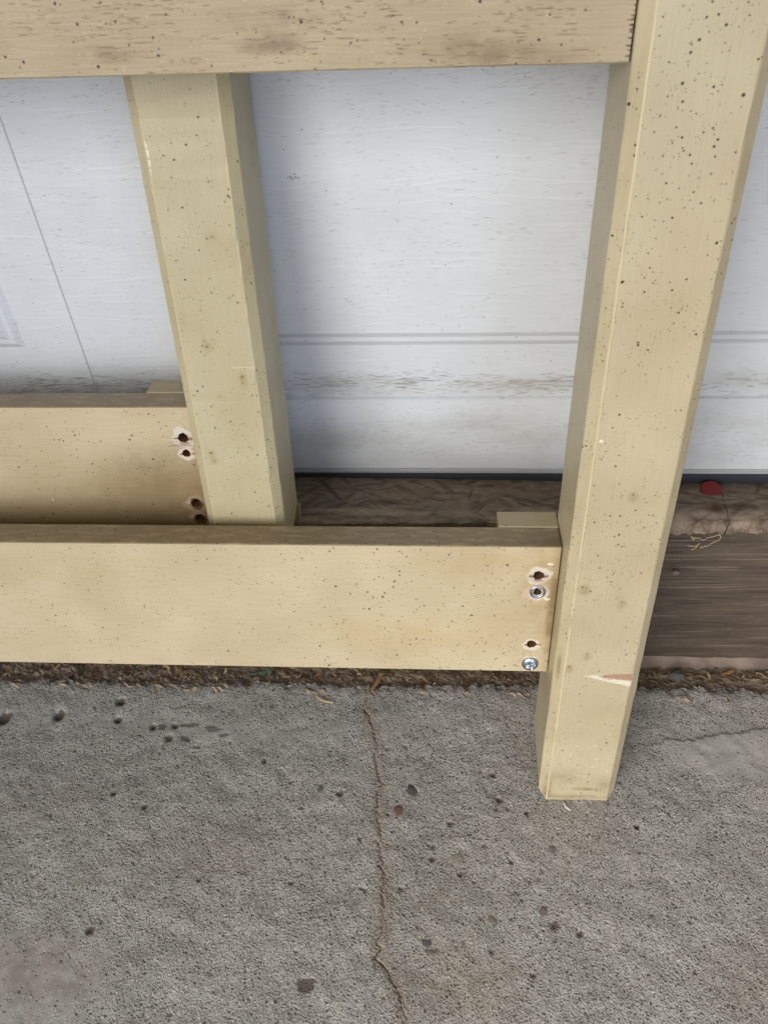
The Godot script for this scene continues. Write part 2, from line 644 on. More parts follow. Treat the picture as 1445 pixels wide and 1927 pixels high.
const CRACK := [Vector2(-0.0843, -0.58), Vector2(-0.0849, -0.5425), Vector2(-0.078, -0.527), Vector2(-0.0701, -0.5026), Vector2(-0.066, -0.474), Vector2(-0.0617, -0.4515), Vector2(-0.0632, -0.425), Vector2(-0.0604, -0.4038), Vector2(-0.058, -0.378), Vector2(-0.0528, -0.3453), Vector2(-0.0535, -0.322), Vector2(-0.0496, -0.3021), Vector2(-0.0535, -0.279), Vector2(-0.0552, -0.2614), Vector2(-0.0428, -0.2474), Vector2(-0.0316, -0.229), Vector2(-0.0247, -0.2036), Vector2(-0.021, -0.16), Vector2(-0.024, -0.1)]
const PITS := [[-0.469, -0.5258, 0.0095, 0.006], [-0.5386, -0.5203, 0.012, 0.006], [-0.548, -0.500, 0.009, 0.006], [-0.3955, -0.5466, 0.007, 0.005], [-0.392, -0.521, 0.006, 0.004], [-0.345, -0.512, 0.005, 0.004], [-0.318, -0.514, 0.005, 0.003], [-0.322, -0.497, 0.006, 0.003], [0.2251, -0.4032, 0.0032, 0.006], [-0.1233, -0.2326, 0.011, 0.0015], [-0.3533, -0.276, 0.006, 0.003], [-0.1061, -0.432, 0.005, 0.003], [-0.33, -0.41, 0.004, 0.003], [-0.37, -0.425, 0.004, 0.003], [0.07, -0.46, 0.004, 0.003], [0.02, -0.40, 0.004, 0.002], [0.075, -0.43, 0.004, 0.003], [0.0, -0.36, 0.004, 0.002], [0.085, -0.36, 0.003, 0.003], [0.03, -0.345, 0.003, 0.002], [0.105, -0.415, 0.003, 0.003], [-0.08, -0.38, 0.003, 0.002], [0.15, -0.29, 0.004, 0.003], [0.125, -0.297, 0.006, 0.002], [0.06, -0.27, 0.003, 0.002], [0.1, -0.25, 0.003, 0.002], [-0.2, -0.47, 0.004, 0.002], [-0.15, -0.33, 0.003, 0.002], [-0.25, -0.33, 0.003, 0.002]]

func seg_dist(p: Vector2, line: Array) -> float:
	var best := 1e9
	for i in line.size() - 1:
		var q := Geometry2D.get_closest_point_to_segment(p, line[i], line[i + 1])
		best = minf(best, p.distance_squared_to(q))
	return sqrt(best)

func smooth_patch(x: float, z: float) -> float:
	# where the cement skin is still whole: 1 = smooth trowelled, 0 = weathered to sand
	var a := clampf(1.0 - Vector2((x - 0.40) / 0.17, (z + 0.495) / 0.045).length(), 0.0, 1.0) * 2.2
	var b := clampf(1.0 - Vector2((x + 0.42) / 0.13, (z + 0.22) / 0.07).length(), 0.0, 1.0) * 1.8
	var c := clampf(1.0 - absf((z + 0.515 + 0.01 * sin(x * 9.0)) / 0.022), 0.0, 1.0) * clampf((0.02 - x) * 4.0, 0.0, 1.0) * 0.75
	return clampf(maxf(maxf(a, b), c), 0.0, 1.0)

func driveway() -> void:
	var ppm := 1900.0
	var W := 2048
	var H := 800
	var x_len := W / ppm
	var z_len := H / ppm
	var cv := Canvas.new(W, H, ppm, 11, true)
	var low := Canvas.noise(W, H, 0.05, 3, 4, 8, 8)
	var mid := Canvas.noise(W, H, 0.16, 4, 3)
	var fine := Canvas.noise(W, H, 0.48, 5, 1)
	var cn := FastNoiseLite.new()
	cn.seed = 19; cn.noise_type = FastNoiseLite.TYPE_CELLULAR; cn.frequency = 0.21; cn.fractal_octaves = 2
	cn.cellular_return_type = FastNoiseLite.RETURN_DISTANCE
	var cim := cn.get_image(W, H, false, false, true)
	cim.convert(Image.FORMAT_L8)
	var cell_ := cim.get_data()
	var gr2 := PackedByteArray()
	gr2.resize(W * H / 4)
	for q in gr2.size():
		gr2[q] = (cv.rng.randi() & 127) + (cv.rng.randi() & 127)
	var gim := Image.create_from_data(W / 2, H / 2, false, Image.FORMAT_L8, gr2)
	gim.resize(W, H, Image.INTERPOLATE_CUBIC)
	var grit := gim.get_data()
	for q in W * H:
		fine[q] = clampi(128 + (grit[q] - 128) + (((cv.rng.randi() & 255) - 128) >> 1), 0, 255)
	cv.fill_ramp([[0.0, s(82, 79, 75)], [0.28, s(138, 134, 128)], [0.55, s(164, 160, 153)], [0.8, s(183, 179, 172)], [1.0, s(220, 216, 208)]], [[low, 48], [mid, 50], [fine, 190]])
	# fine relief: sand grains standing out where the skin is gone
	var i := 0
	for y in H:
		var z := CZ0 - y / ppm
		for x in W:
			var k := 1.0
			if (x & 7) == 0:
				k = 1.0
			var f := ((fine[i] - 128) * 2 - (cell_[i] - 90) * 2) >> 3
			cv.hgt[i] = clampi(150 + f, 0, 255)
			i += 1
	# the smooth skins flatten that relief and even out the colour
	for y in range(0, H):
		var z := CZ0 - y / ppm
		var x := 0
		while x < W:
			var sm := smooth_patch(CX0 + x / ppm, z)
			if sm > 0.02:
				for xx in range(x, mini(W, x + 4)):
					var j := y * W + xx
					cv.hgt[j] = int(lerpf(cv.hgt[j], 165.0, sm * 0.85))
					var q := j * 3
					cv.rgb[q] = int(lerpf(cv.rgb[q], 168.0, sm * 0.55))
					cv.rgb[q + 1] = int(lerpf(cv.rgb[q + 1], 164.0, sm * 0.55))
					cv.rgb[q + 2] = int(lerpf(cv.rgb[q + 2], 158.0, sm * 0.55))
			x += 4
	# sand grains, proud and sunk
	for k in 40000:
		var x := cv.rng.randf() * W
		var y := cv.rng.randf() * H
		if smooth_patch(CX0 + x / ppm, CZ0 - y / ppm) > cv.rng.randf():
			continue
		var up := cv.rng.randf() < 0.55
		var r := 0.8 * exp(cv.rng.randfn(0.0, 0.35))
		cv.dab(x, y, r * 1.25, r, cv.rng.randf() * 3.0, s(198, 193, 185) if up else s(124, 119, 112), 0.42, cv.rng.randf_range(-70, -20) if up else cv.rng.randf_range(15, 60), 0.7)
	# little voids with their shadow painted dark, and loose bright grains
	for k in 30000:
		var x := cv.rng.randf() * W
		var y := cv.rng.randf() * H
		if smooth_patch(CX0 + x / ppm, CZ0 - y / ppm) > cv.rng.randf() * 1.2:
			continue
		var r := 0.75 * exp(cv.rng.randfn(0.0, 0.42))
		cv.dab(x, y, r * 1.25, r, cv.rng.randf() * 3.0, s(84, 78, 72), 0.62, 110.0, 0.6)
	for k in 9000:
		var r := 0.75 * exp(cv.rng.randfn(0.0, 0.4))
		cv.dab(cv.rng.randf() * W, cv.rng.randf() * H, r, r * 0.8, cv.rng.randf() * 3.0, s(222, 217, 208), 0.7, -70.0, 0.6)
	# pocks where stones have come out: dirt lies in them
	var pocks := []
	for k in 620:
		var c := Vector2(cv.rng.randf_range(CX0, CX1), cv.rng.randf_range(-0.57, CZ0))
		if smooth_patch(c.x, c.y) > 0.3:
			continue
		var near := exp(-pow((c.x - 0.03) / 0.12, 2.0) - pow((c.y + 0.37) / 0.12, 2.0))
		if cv.rng.randf() > 0.45 + near:
			continue
		var r := cv.rng.randf_range(0.0009, 0.0022) * (1.0 + 0.5 * near)
		var dep := cv.rng.randf_range(-0.0022, 0.0009)
		pocks.append([c.x, c.y, r, dep])
		if dep < -0.0003:
			cv.blob((c.x - CX0) * ppm, (CZ0 - c.y) * ppm, r * ppm * 0.8, r * ppm * 0.65, 0.5, s(88, 80, 71), clampf(-dep * 330.0, 0.2, 0.65), 1.2)
	for k in 900:      # coloured sand
		cv.dab(cv.rng.randf() * W, cv.rng.randf() * H, cv.rng.randf_range(0.7, 1.8), cv.rng.randf_range(0.6, 1.3), cv.rng.randf() * 3.0, [s(126, 98, 80), s(96, 98, 102), s(150, 132, 104), s(104, 100, 84)][k % 4], 0.6, -30.0, 0.6)
	# stains that belong to the slab: rusty earth along the crack, a brown patch, dark drips
	var px := func(p: Vector2) -> Vector2: return Vector2((p.x - CX0) * ppm, (CZ0 - p.y) * ppm)
	for k in range(0, CRACK.size() - 1):
		for e in 8:
			var p: Vector2 = px.call(CRACK[k].lerp(CRACK[k + 1], e / 8.0))
			cv.stain_or_shade(p.x + cv.rng.randfn(0, 4), p.y, 26, 22, s(140, 122, 100), 0.12)
	for a in [[-0.40, -0.235, 0.12, 0.06, s(118, 102, 90), 0.33], [0.03, -0.24, 0.09, 0.06, s(120, 108, 84), 0.30], [-0.005, -0.31, 0.10, 0.05, s(116, 110, 92), 0.24], [0.33, -0.25, 0.09, 0.05, s(132, 106, 92), 0.27], [-0.25, -0.36, 0.12, 0.05, s(124, 112, 100), 0.24], [-0.45, -0.42, 0.12, 0.06, s(132, 118, 112), 0.24], [0.2, -0.48, 0.1, 0.05, s(102, 98, 94), 0.24]]:
		var p: Vector2 = px.call(Vector2(a[0], a[1]))
		cv.stain_or_shade(p.x, p.y, a[2] * ppm, a[3] * ppm, a[4], a[5])
	for a in [[-0.334, -0.512, 0.006, 0.004], [-0.30, -0.515, 0.010, 0.003], [-0.302, -0.4965, 0.007, 0.0035], [-0.27, -0.51, 0.011, 0.0035], [-0.255, -0.502, 0.006, 0.0025], [-0.285, -0.485, 0.004, 0.002], [0.0, -0.268, 0.006, 0.003]]:
		var p: Vector2 = px.call(Vector2(a[0], a[1]))
		cv.blob(p.x, p.y, a[2] * ppm, a[3] * ppm, 0.5, s(84, 80, 76), 0.7, 1.5)
	for a in PITS:
		var p: Vector2 = px.call(Vector2(a[0], a[1]))
		cv.blob(p.x, p.y, a[2] * ppm * 0.8, a[2] * ppm * 0.62, 0.4, s(74, 64, 54), 0.75, 2.5)
	for k in CRACK.size() - 1:
		for e in 48:
			var c := CRACK[k].lerp(CRACK[k + 1], e / 24.0) as Vector2
			var p: Vector2 = px.call(c + crack_wander(c))
			cv.dab(p.x, p.y, 0.4 + 1.2 * absf(crack_noise.get_noise_2d(c.y * 0.6, 9.0)), 0.8, 0.0, s(84, 76, 68), 0.7, 60.0, 0.7)
	M.concrete = tmat(cv, 0.92, 0.22)
	# --- the slab, displaced
	var nlow := FastNoiseLite.new()
	nlow.seed = 21; nlow.frequency = 22.0; nlow.fractal_octaves = 3
	var nsand := FastNoiseLite.new()
	nsand.seed = 22; nsand.frequency = 330.0; nsand.fractal_octaves = 2
	var nedge := FastNoiseLite.new()
	nedge.seed = 23; nedge.frequency = 45.0; nedge.fractal_octaves = 4
	var nx := 760
	var nz := 270
	var hs := PackedFloat32Array()
	hs.resize((nx + 1) * (nz + 1))
	hs.fill(0.0)
	var at := PackedVector2Array()
	at.resize((nx + 1) * (nz + 1))
	for ix in nx + 1:
		var x := lerpf(CX0, CX1, float(ix) / nx)
		var ze := edge_z(x) + 0.0075 * nedge.get_noise_2d(x, 0.0) + 0.0012 * nsand.get_noise_2d(x * 0.7, 5.0)
		for iz in nz + 1:
			var t := float(iz) / nz
			var z := lerpf(CZ0, ze, t)
			var j := iz * (nx + 1) + ix
			at[j] = Vector2(x, z)
			var sm := smooth_patch(x, z)
			var h := 0.0016 * nlow.get_noise_2d(x, z) + (1.0 - sm * 0.9) * 0.00018 * nsand.get_noise_2d(x, z)
			h += (1.0 - sm) * 0.0004 * nedge.get_noise_2d(x + 9.0, z)
			var away := z - ze          # worn and broken towards the edge
			if away < 0.014:
				var q := 1.0 - away / 0.014
				h -= q * q * (0.004 + 0.004 * nedge.get_noise_2d(x * 1.7, z * 1.7 + 3.0))
			# the skin ends in a little step on the right
			var stepline := z + 0.5 + 0.155 * (x - 0.227) + 0.006 * nedge.get_noise_2d(x, 7.0)
			if x > 0.2:
				h += 0.0016 * smoothstep(-0.001, 0.001, stepline) * clampf((x - 0.2) * 12.0, 0.0, 1.0) - 0.0016 * clampf((x - 0.2) * 12.0, 0.0, 1.0) * smoothstep(0.0, 0.06, stepline)
			hs[j] = h
	# pits and the crack press into it
	var cell := (CX1 - CX0) / nx
	for a in PITS:
		_press(hs, at, nx, nz, Vector2(a[0], a[1]), a[2] * 1.5, func(d: float) -> float: return -float(a[3]) * exp(-pow(d / (float(a[2]) * 0.75), 3.0)))
	for k in CRACK.size() - 1:
		var n := 40
		for e in n:
			var c := CRACK[k].lerp(CRACK[k + 1], float(e) / n) as Vector2
			c += crack_wander(c)
			_press_min(hs, at, nx, nz, c, 0.004, 0.0016 + 0.003 * absf(crack_noise.get_noise_2d(c.y * 0.6, 9.0)), 0.0007)
	for q in pocks:
		var r: float = q[2]
		var dep: float = q[3]
		_press(hs, at, nx, nz, Vector2(q[0], q[1]), r * 1.8, func(d: float) -> float: return dep * exp(-pow(d / r, 2.0)))
	var v := PackedVector3Array()
	v.resize(hs.size())
	var uv := PackedVector2Array()
	uv.resize(hs.size())
	var nn := PackedVector3Array()
	nn.resize(hs.size())
	for j in hs.size():
		v[j] = Vector3(at[j].x, hs[j], at[j].y)
		uv[j] = Vector2((at[j].x - CX0) / x_len, (CZ0 - at[j].y) / z_len)
	for iz in nz + 1:
		for ix in nx + 1:
			var a := v[iz * (nx + 1) + maxi(ix - 1, 0)]
			var b := v[iz * (nx + 1) + mini(ix + 1, nx)]
			var c := v[maxi(iz - 1, 0) * (nx + 1) + ix]
			var d := v[mini(iz + 1, nz) * (nx + 1) + ix]
			nn[iz * (nx + 1) + ix] = (b - a).cross(d - c).normalized()
	var idx := PackedInt32Array()
	idx.resize(nx * nz * 6)
	var o := 0
	for iz in nz:
		for ix in nx:
			var a := iz * (nx + 1) + ix
			var b := a + 1
			var c := a + nx + 1
			var d := c + 1
			idx[o] = a; idx[o + 1] = c; idx[o + 2] = b; idx[o + 3] = b; idx[o + 4] = c; idx[o + 5] = d
			o += 6
	var arr := []
	arr.resize(Mesh.ARRAY_MAX)
	arr[Mesh.ARRAY_VERTEX] = v
	arr[Mesh.ARRAY_NORMAL] = nn
	arr[Mesh.ARRAY_TEX_UV] = uv
	arr[Mesh.ARRAY_INDEX] = idx
	var am := ArrayMesh.new()
	am.add_surface_from_arrays(Mesh.PRIMITIVE_TRIANGLES, arr)
	am.surface_set_material(0, M.concrete)
	# the rest of the drive, out to the horizon, and the slab's broken back face
	var g := Geo.new()
	var far := 200.0
	var tile := func(xa: float, xb: float, za: float, zb: float) -> void:
		g.quad(Vector3(xa, -0.0006, za), Vector3(xb, -0.0006, za), Vector3(xb, -0.0006, zb), Vector3(xa, -0.0006, zb), Vector3.UP,
			Vector2((xa - CX0) / x_len, (CZ0 - za) / z_len), Vector2((xb - CX0) / x_len, (CZ0 - za) / z_len), Vector2((xb - CX0) / x_len, (CZ0 - zb) / z_len), Vector2((xa - CX0) / x_len, (CZ0 - zb) / z_len))
	tile.call(-far, CX0, -0.5725, CZ0)
	tile.call(CX1, far, -0.5725, CZ0)
	tile.call(-far, far, CZ0, far)
	for ix in nx:
		var a := v[nz * (nx + 1) + ix]
		var b := v[nz * (nx + 1) + ix + 1]
		g.quad(a, b, Vector3(b.x, -0.1, b.z), Vector3(a.x, -0.1, a.z), Vector3.FORWARD, Vector2((a.x - CX0) / x_len, 0.9), Vector2((b.x - CX0) / x_len, 0.9), Vector2((b.x - CX0) / x_len, 1.1), Vector2((a.x - CX0) / x_len, 1.1))
	g.quad(Vector3(-far, -0.001, -0.5725), Vector3(CX0, -0.001, -0.5725), Vector3(CX0, -0.1, -0.5725), Vector3(-far, -0.1, -0.5725), Vector3.FORWARD)
	g.quad(Vector3(CX1, -0.001, -0.5725), Vector3(far, -0.001, -0.5725), Vector3(far, -0.1, -0.5725), Vector3(CX1, -0.1, -0.5725), Vector3.FORWARD)
	g.mesh(M.concrete, am)
	var slab := put("driveway", am)
	slab.set_meta("kind", "structure")
	# stones of the mix that show in the surface
	var stones := [[-0.0236, -0.4382, 0.0085, s(62, 63, 66), 0.7], [-0.038, -0.4125, 0.0075, s(104, 74, 54), 0.8], [-0.0047, -0.2756, 0.0055, s(70, 70, 74), 0.7], [0.1295, -0.3739, 0.0055, s(116, 110, 102), 1.0], [0.0271, -0.3609, 0.008, s(150, 140, 122), 0.5], [0.062, -0.30, 0.005, s(120, 112, 88), 0.6], [-0.13, -0.436, 0.0045, s(92, 90, 88), 1.0], [0.115, -0.31, 0.006, s(112, 96, 90), 0.8], [0.017, -0.32, 0.005, s(160, 152, 140), 0.5]]
	for a in stones:
		var st := put("embedded_stone", stone_mesh(a[2], int(a[0] * 1000) + 900), slab)
		st.position = Vector3(a[0], 0.0, a[1])
		st.scale = Vector3(1.0, float(a[4]) * 0.22, 0.75)
		st.rotation.y = a[0] * 37.0
		(st.mesh as ArrayMesh).surface_set_material(0, mat(Color(a[3]).lerp(s(132, 126, 119), 0.3), 0.9))

var crack_noise: FastNoiseLite

func crack_wander(c: Vector2) -> Vector2:
	if crack_noise == null:
		crack_noise = FastNoiseLite.new()
		crack_noise.seed = 4; crack_noise.frequency = 55.0; crack_noise.fractal_octaves = 4; crack_noise.fractal_gain = 0.62
	return Vector2(0.0062 * crack_noise.get_noise_2d(c.y, 0.0), 0.0016 * crack_noise.get_noise_2d(c.y, 3.0))

func _press(hs: PackedFloat32Array, at: PackedVector2Array, nx: int, nz: int, c: Vector2, r: float, f: Callable) -> void:
	var cell := (CX1 - CX0) / nx
	var ix := int((c.x - CX0) / cell)
	var dz := (0.58 + CZ0) / nz
	var iz := int((CZ0 - c.y) / dz)
	var k := int(r / cell) + 2
	for jz in range(maxi(0, iz - k), mini(nz, iz + k) + 1):
		for jx in range(maxi(0, ix - k), mini(nx, ix + k) + 1):
			var j := jz * (nx + 1) + jx
			var d := at[j].distance_to(c)
			if d < r:
				hs[j] += f.call(d)

func _press_min(hs: PackedFloat32Array, at: PackedVector2Array, nx: int, nz: int, c: Vector2, r: float, deep: float, half: float) -> void:
	var cell := (CX1 - CX0) / nx
	var ix := int((c.x - CX0) / cell)
	var dz := (0.58 + CZ0) / nz
	var iz := int((CZ0 - c.y) / dz)
	for jz in range(maxi(0, iz - 3), mini(nz, iz + 3) + 1):
		for jx in range(maxi(0, ix - 3), mini(nx, ix + 3) + 1):
			var j := jz * (nx + 1) + jx
			var d := at[j].distance_to(c)
			if d < r:
				hs[j] = minf(hs[j], -deep * exp(-pow(d / half, 2.0)))

func stone_mesh(r: float, seed_: int) -> ArrayMesh:
	var rng := RandomNumberGenerator.new()
	rng.seed = seed_
	var st := SurfaceTool.new()
	st.begin(Mesh.PRIMITIVE_TRIANGLES)
	st.set_smooth_group(-1)
	var rows := []
	for i in 6:
		var row := []
		var a := PI * i / 5.0
		for k in 9:
			var rr := r * (1.0 if i in [0, 5] else rng.randf_range(0.78, 1.15))
			row.append(Vector3(sin(a) * cos(TAU * k / 9.0), cos(a), sin(a) * sin(TAU * k / 9.0)) * rr)
		rows.append(row)
	for i in 5:
		for k in 9:
			var a: Vector3 = rows[i][k]
			var b: Vector3 = rows[i][(k + 1) % 9]
			var c: Vector3 = rows[i + 1][(k + 1) % 9]
			var d: Vector3 = rows[i + 1][k]
			if i < 4:
				for p in [a, c, d]:
					st.add_vertex(p)
			if i > 0:
				for p in [a, b, c]:
					st.add_vertex(p)
	st.generate_normals()
	return st.commit()


# ---------------------------------------------------------------- the strip of dirt
func dirt_y(x: float, z: float, n: FastNoiseLite) -> float:
	var t := clampf((z + 0.655) / 0.085, 0.0, 1.0)
	return lerpf(-0.040, -0.002, t) + 0.006 * n.get_noise_2d(x, z) + 0.003 * n.get_noise_2d(x * 4.0, z * 4.0)

func dirt() -> void:
	var n := FastNoiseLite.new()
	n.seed = 5; n.frequency = 30.0; n.fractal_octaves = 3
	var cv := Canvas.new(1024, 160, 1000.0, 31, true)
	var a := Canvas.noise(1024, 160, 0.06, 41, 4)
	var b := Canvas.noise(1024, 160, 0.4, 42, 2)
	cv.fill_ramp([[0.0, s(106, 94, 84)], [0.45, s(156, 141, 125)], [0.7, s(182, 166, 147)], [1.0, s(208, 190, 166)]], [[a, 90], [b, 120]])
	for i in 1024 * 160:
		cv.hgt[i] = clampi(128 + ((a[i] - 128) >> 1) + ((b[i] - 128) >> 1), 0, 255)
	M.dirt = tmat(cv, 0.97, 0.3)
	var g := Geo.new()
	var x := -0.9
	while x < 0.75:
		var z := -0.662
		while z < -0.562:
			var p := func(xx: float, zz: float) -> Vector3: return Vector3(xx, dirt_y(xx, zz, n), zz)
			var u := func(xx: float, zz: float) -> Vector2: return Vector2(xx, zz / 0.16)
			g.quad(p.call(x, z), p.call(x + 0.004, z), p.call(x + 0.004, z + 0.004), p.call(x, z + 0.004), Vector3.UP, u.call(x, z), u.call(x + 0.004, z), u.call(x + 0.004, z + 0.004), u.call(x, z + 0.004))
			z += 0.004
		x += 0.004
	for q in [[-60.0, -0.9], [0.75, 60.0]]:
		g.quad(Vector3(q[0], -0.03, -0.662), Vector3(q[1], -0.03, -0.662), Vector3(q[1], -0.03, -0.562), Vector3(q[0], -0.03, -0.562), Vector3.UP, Vector2(q[0], 0), Vector2(q[1], 0), Vector2(q[1], 0.6), Vector2(q[0], 0.6))
	put("dirt_strip", g.mesh(M.dirt)).set_meta("kind", "structure")
	# what nobody could count: crumbs of bark, earth and sawdust
	var rng := RandomNumberGenerator.new()
	rng.seed = 6
	var f := Geo.new()
	var cols := [s(196, 160, 104), s(150, 112, 66), s(118, 92, 66), s(104, 86, 70), s(160, 142, 118), s(194, 170, 134), s(86, 72, 60), s(136, 116, 94)]
	for i in 2600:
		var px := rng.randf_range(-0.72, 0.55)
		var pz := rng.randf_range(-0.648, -0.583)
		var c: Color = cols[rng.randi() % cols.size()]
		f.tint = c.srgb_to_linear()
		var l := 0.0008 * exp(rng.randfn(0.35, 0.5))
		var tr := Transform3D(Basis.from_euler(Vector3(rng.randf_range(-0.6, 0.6), rng.randf() * TAU, rng.randf_range(-0.6, 0.6))), Vector3(px, dirt_y(px, pz, n) + 0.0008, pz))
		f.box(Vector3(-l, -0.0003, -l * 0.35), Vector3(l, 0.0003, l * 0.35), tr)
	var fm := mat(Color.WHITE, 0.95)
	fm.vertex_color_use_as_albedo = true
	var crumbs := put("sawdust", f.mesh(fm))
	crumbs.set_meta("kind", "stuff")
	tag(crumbs, "fine sawdust and bark crumbs spread over the dirt strip", "debris")


# ---------------------------------------------------------------- house: wall round the door, porch roof, side walls added to shape light
func house() -> void:
	var w := thing("house_wall", "brown house wall around the white garage door, with unseen side walls added to narrow the light", "wall")
	for q in [[Vector3(1.15, -0.1, -0.95), Vector3(5.0, 2.75, -0.70)], [Vector3(-6.0, -0.1, -0.95), Vector3(-1.6, 2.75, -0.70)], [Vector3(-1.6, 2.3, -0.95), Vector3(1.15, 2.75, -0.70)]]:
		var g := Geo.new()
		g.box(q[0], q[1])
		put("wall_panel", g.mesh(M.wall), w)
	for q in [[1.25, 1.5], [-2.0, -1.75]]:  # unseen side walls added to narrow the light and deepen contrast
		var g := Geo.new()
		g.box(Vector3(q[0], -0.1, -0.698), Vector3(q[1], 2.498, PORCH))
		put("added_side_wall", g.mesh(M.added_wall_dark if float(q[0]) > 0.0 else M.wall), w)
	var r := thing("porch_roof", "flat porch roof reaching out over the driveway from the house", "roof")
	var g := Geo.new()
	g.box(Vector3(-6.0, 2.5, -0.70), Vector3(5.0, 2.62, PORCH + 0.05))
	put("soffit", g.mesh(M.soffit), r)
	g = Geo.new()
	g.box(Vector3(-6.0, 2.40, PORCH + 0.052), Vector3(5.0, 2.72, PORCH + 0.10))
	put("fascia", g.mesh(M.soffit), r)


# ---------------------------------------------------------------- the garage door
const DU := 1.13
const DV := 0.50

func door_uv(x: float, y: float) -> Vector2:
	return Vector2((x + 0.68) / DU, (0.70 - y) / DV)

func door_texture() -> void:
	var W := 2048
	var H := 906
	var ppm := W / DU
	var cv := Canvas.new(W, H, ppm, 51, true)
	var low := Canvas.noise(W, H, 0.05, 61, 3, 8, 8)
	var mid := Canvas.noise(W, H, 0.10, 62, 3, 8, 1)
	var fine := Canvas.noise(W, H, 0.3, 63, 2)
	cv.fill_ramp([[0.0, s(188, 191, 194)], [0.4, s(212, 216, 220)], [0.7, s(221, 225, 229)], [1.0, s(231, 234, 238)]], [[low, 60], [mid, 30], [fine, 26]])
	for i in W * H:
		cv.hgt[i] = clampi(170 + ((mid[i] - 128) >> 2) + ((fine[i] - 128) >> 2), 0, 255)
	var flow := FastNoiseLite.new()
	flow.seed = 8; flow.frequency = 0.0035
	var dens := FastNoiseLite.new()
	dens.seed = 9; dens.frequency = 0.006
	# pressed grain: clean shallow ticks
	for k in 16000:
		var x := cv.rng.randf() * W
		var y := cv.rng.randf() * H
		var sl := flow.get_noise_2d(x, y * 1.6) * 0.42
		var ln := cv.rng.randf_range(4, 16)
		cv.stroke(x, y, ln, cv.rng.randf_range(0.8, 1.4), sl, cv.rng.randf_range(-1.0, 1.0), s(200, 203, 208), 0.2, cv.rng.randf_range(20, 60))
	# long wavering raised lines
	for k in 420:
		var x := cv.rng.randf() * W
		var y := cv.rng.randf() * H
		cv.stroke(x, y, cv.rng.randf_range(40, 190), 1.6, flow.get_noise_2d(x, y) * 0.3, cv.rng.randf_range(-4, 4), s(236, 238, 242), 0.3, -42.0)
	# ticks that have taken up dirt: thick just above the seam, low on the door and by the panel's top
	var made := 0
	while made < 6200:
		var x := cv.rng.randf() * W
		var y := cv.rng.randf() * H
		var hgt := 0.70 - y / ppm
		var p := 0.06
		p += 1.0 * exp(-pow((hgt - 0.368) / 0.014, 2.0)) + 0.9 * exp(-pow((hgt - 0.354) / 0.004, 2.0))
		p += 0.85 * exp(-pow((hgt - 0.297) / 0.028, 2.0)) + 0.45 * exp(-pow((hgt - 0.675) / 0.022, 2.0)) + 0.16 * exp(-pow((hgt - 0.55) / 0.07, 2.0))
		if hgt < 0.26:
			p *= 0.5
		p *= clampf(0.62 + 1.5 * dens.get_noise_2d(x, y * 2.5), 0.05, 1.0)
		if cv.rng.randf() > p:
			continue
		made += 1
		var strong := exp(-pow((hgt - 0.366) / 0.016, 2.0))
		var sl := flow.get_noise_2d(x, y * 1.6) * 0.40 + cv.rng.randfn(0, 0.05)
		cv.stroke(x, y, cv.rng.randf_range(4, 14 + 24 * strong), cv.rng.randf_range(0.7, 1.15 + 1.0 * strong), sl, cv.rng.randf_range(-1.2, 1.2), s(112, 110, 106), cv.rng.randf_range(0.15, 0.34 + 0.42 * strong), 46.0)
	# grime: along the seam and in the bottom rail
	for k in 60:
		var x := cv.rng.randf() * W
		cv.stain_or_shade(x, (0.70 - 0.366 + cv.rng.randfn(0, 0.006)) * ppm, cv.rng.randf_range(50, 150), cv.rng.randf_range(14, 40), s(184, 181, 175), 0.16)
	for k in 60:
		cv.stain_or_shade(cv.rng.randf() * W, (0.70 - 0.295 + cv.rng.randfn(0, 0.02)) * ppm, cv.rng.randf_range(60, 200), cv.rng.randf_range(20, 60), s(180, 179, 176), 0.2)
	# specks and the scuff
	for k in 240:
		cv.dab(cv.rng.randf() * W, cv.rng.randf() * H, cv.rng.randf_range(0.6, 1.3), cv.rng.randf_range(0.5, 1.0), cv.rng.randf(), s(88, 86, 84), 0.7, 0.0, 0.7)
	for k in 6:
		cv.dab((0.68 - 0.125 + cv.rng.randfn(0, 0.004)) * ppm, (0.70 - 0.596 + cv.rng.randfn(0, 0.0016)) * ppm, cv.rng.randf_range(0.8, 2.6), 0.9, cv.rng.randf_range(-0.5, 0.5), s(70, 72, 74), 0.75, 0.0, 0.7)
	M.door = tmat(cv, 0.42, 0.075)
	M.door_plain = mat(s(222, 225, 228), 0.42)

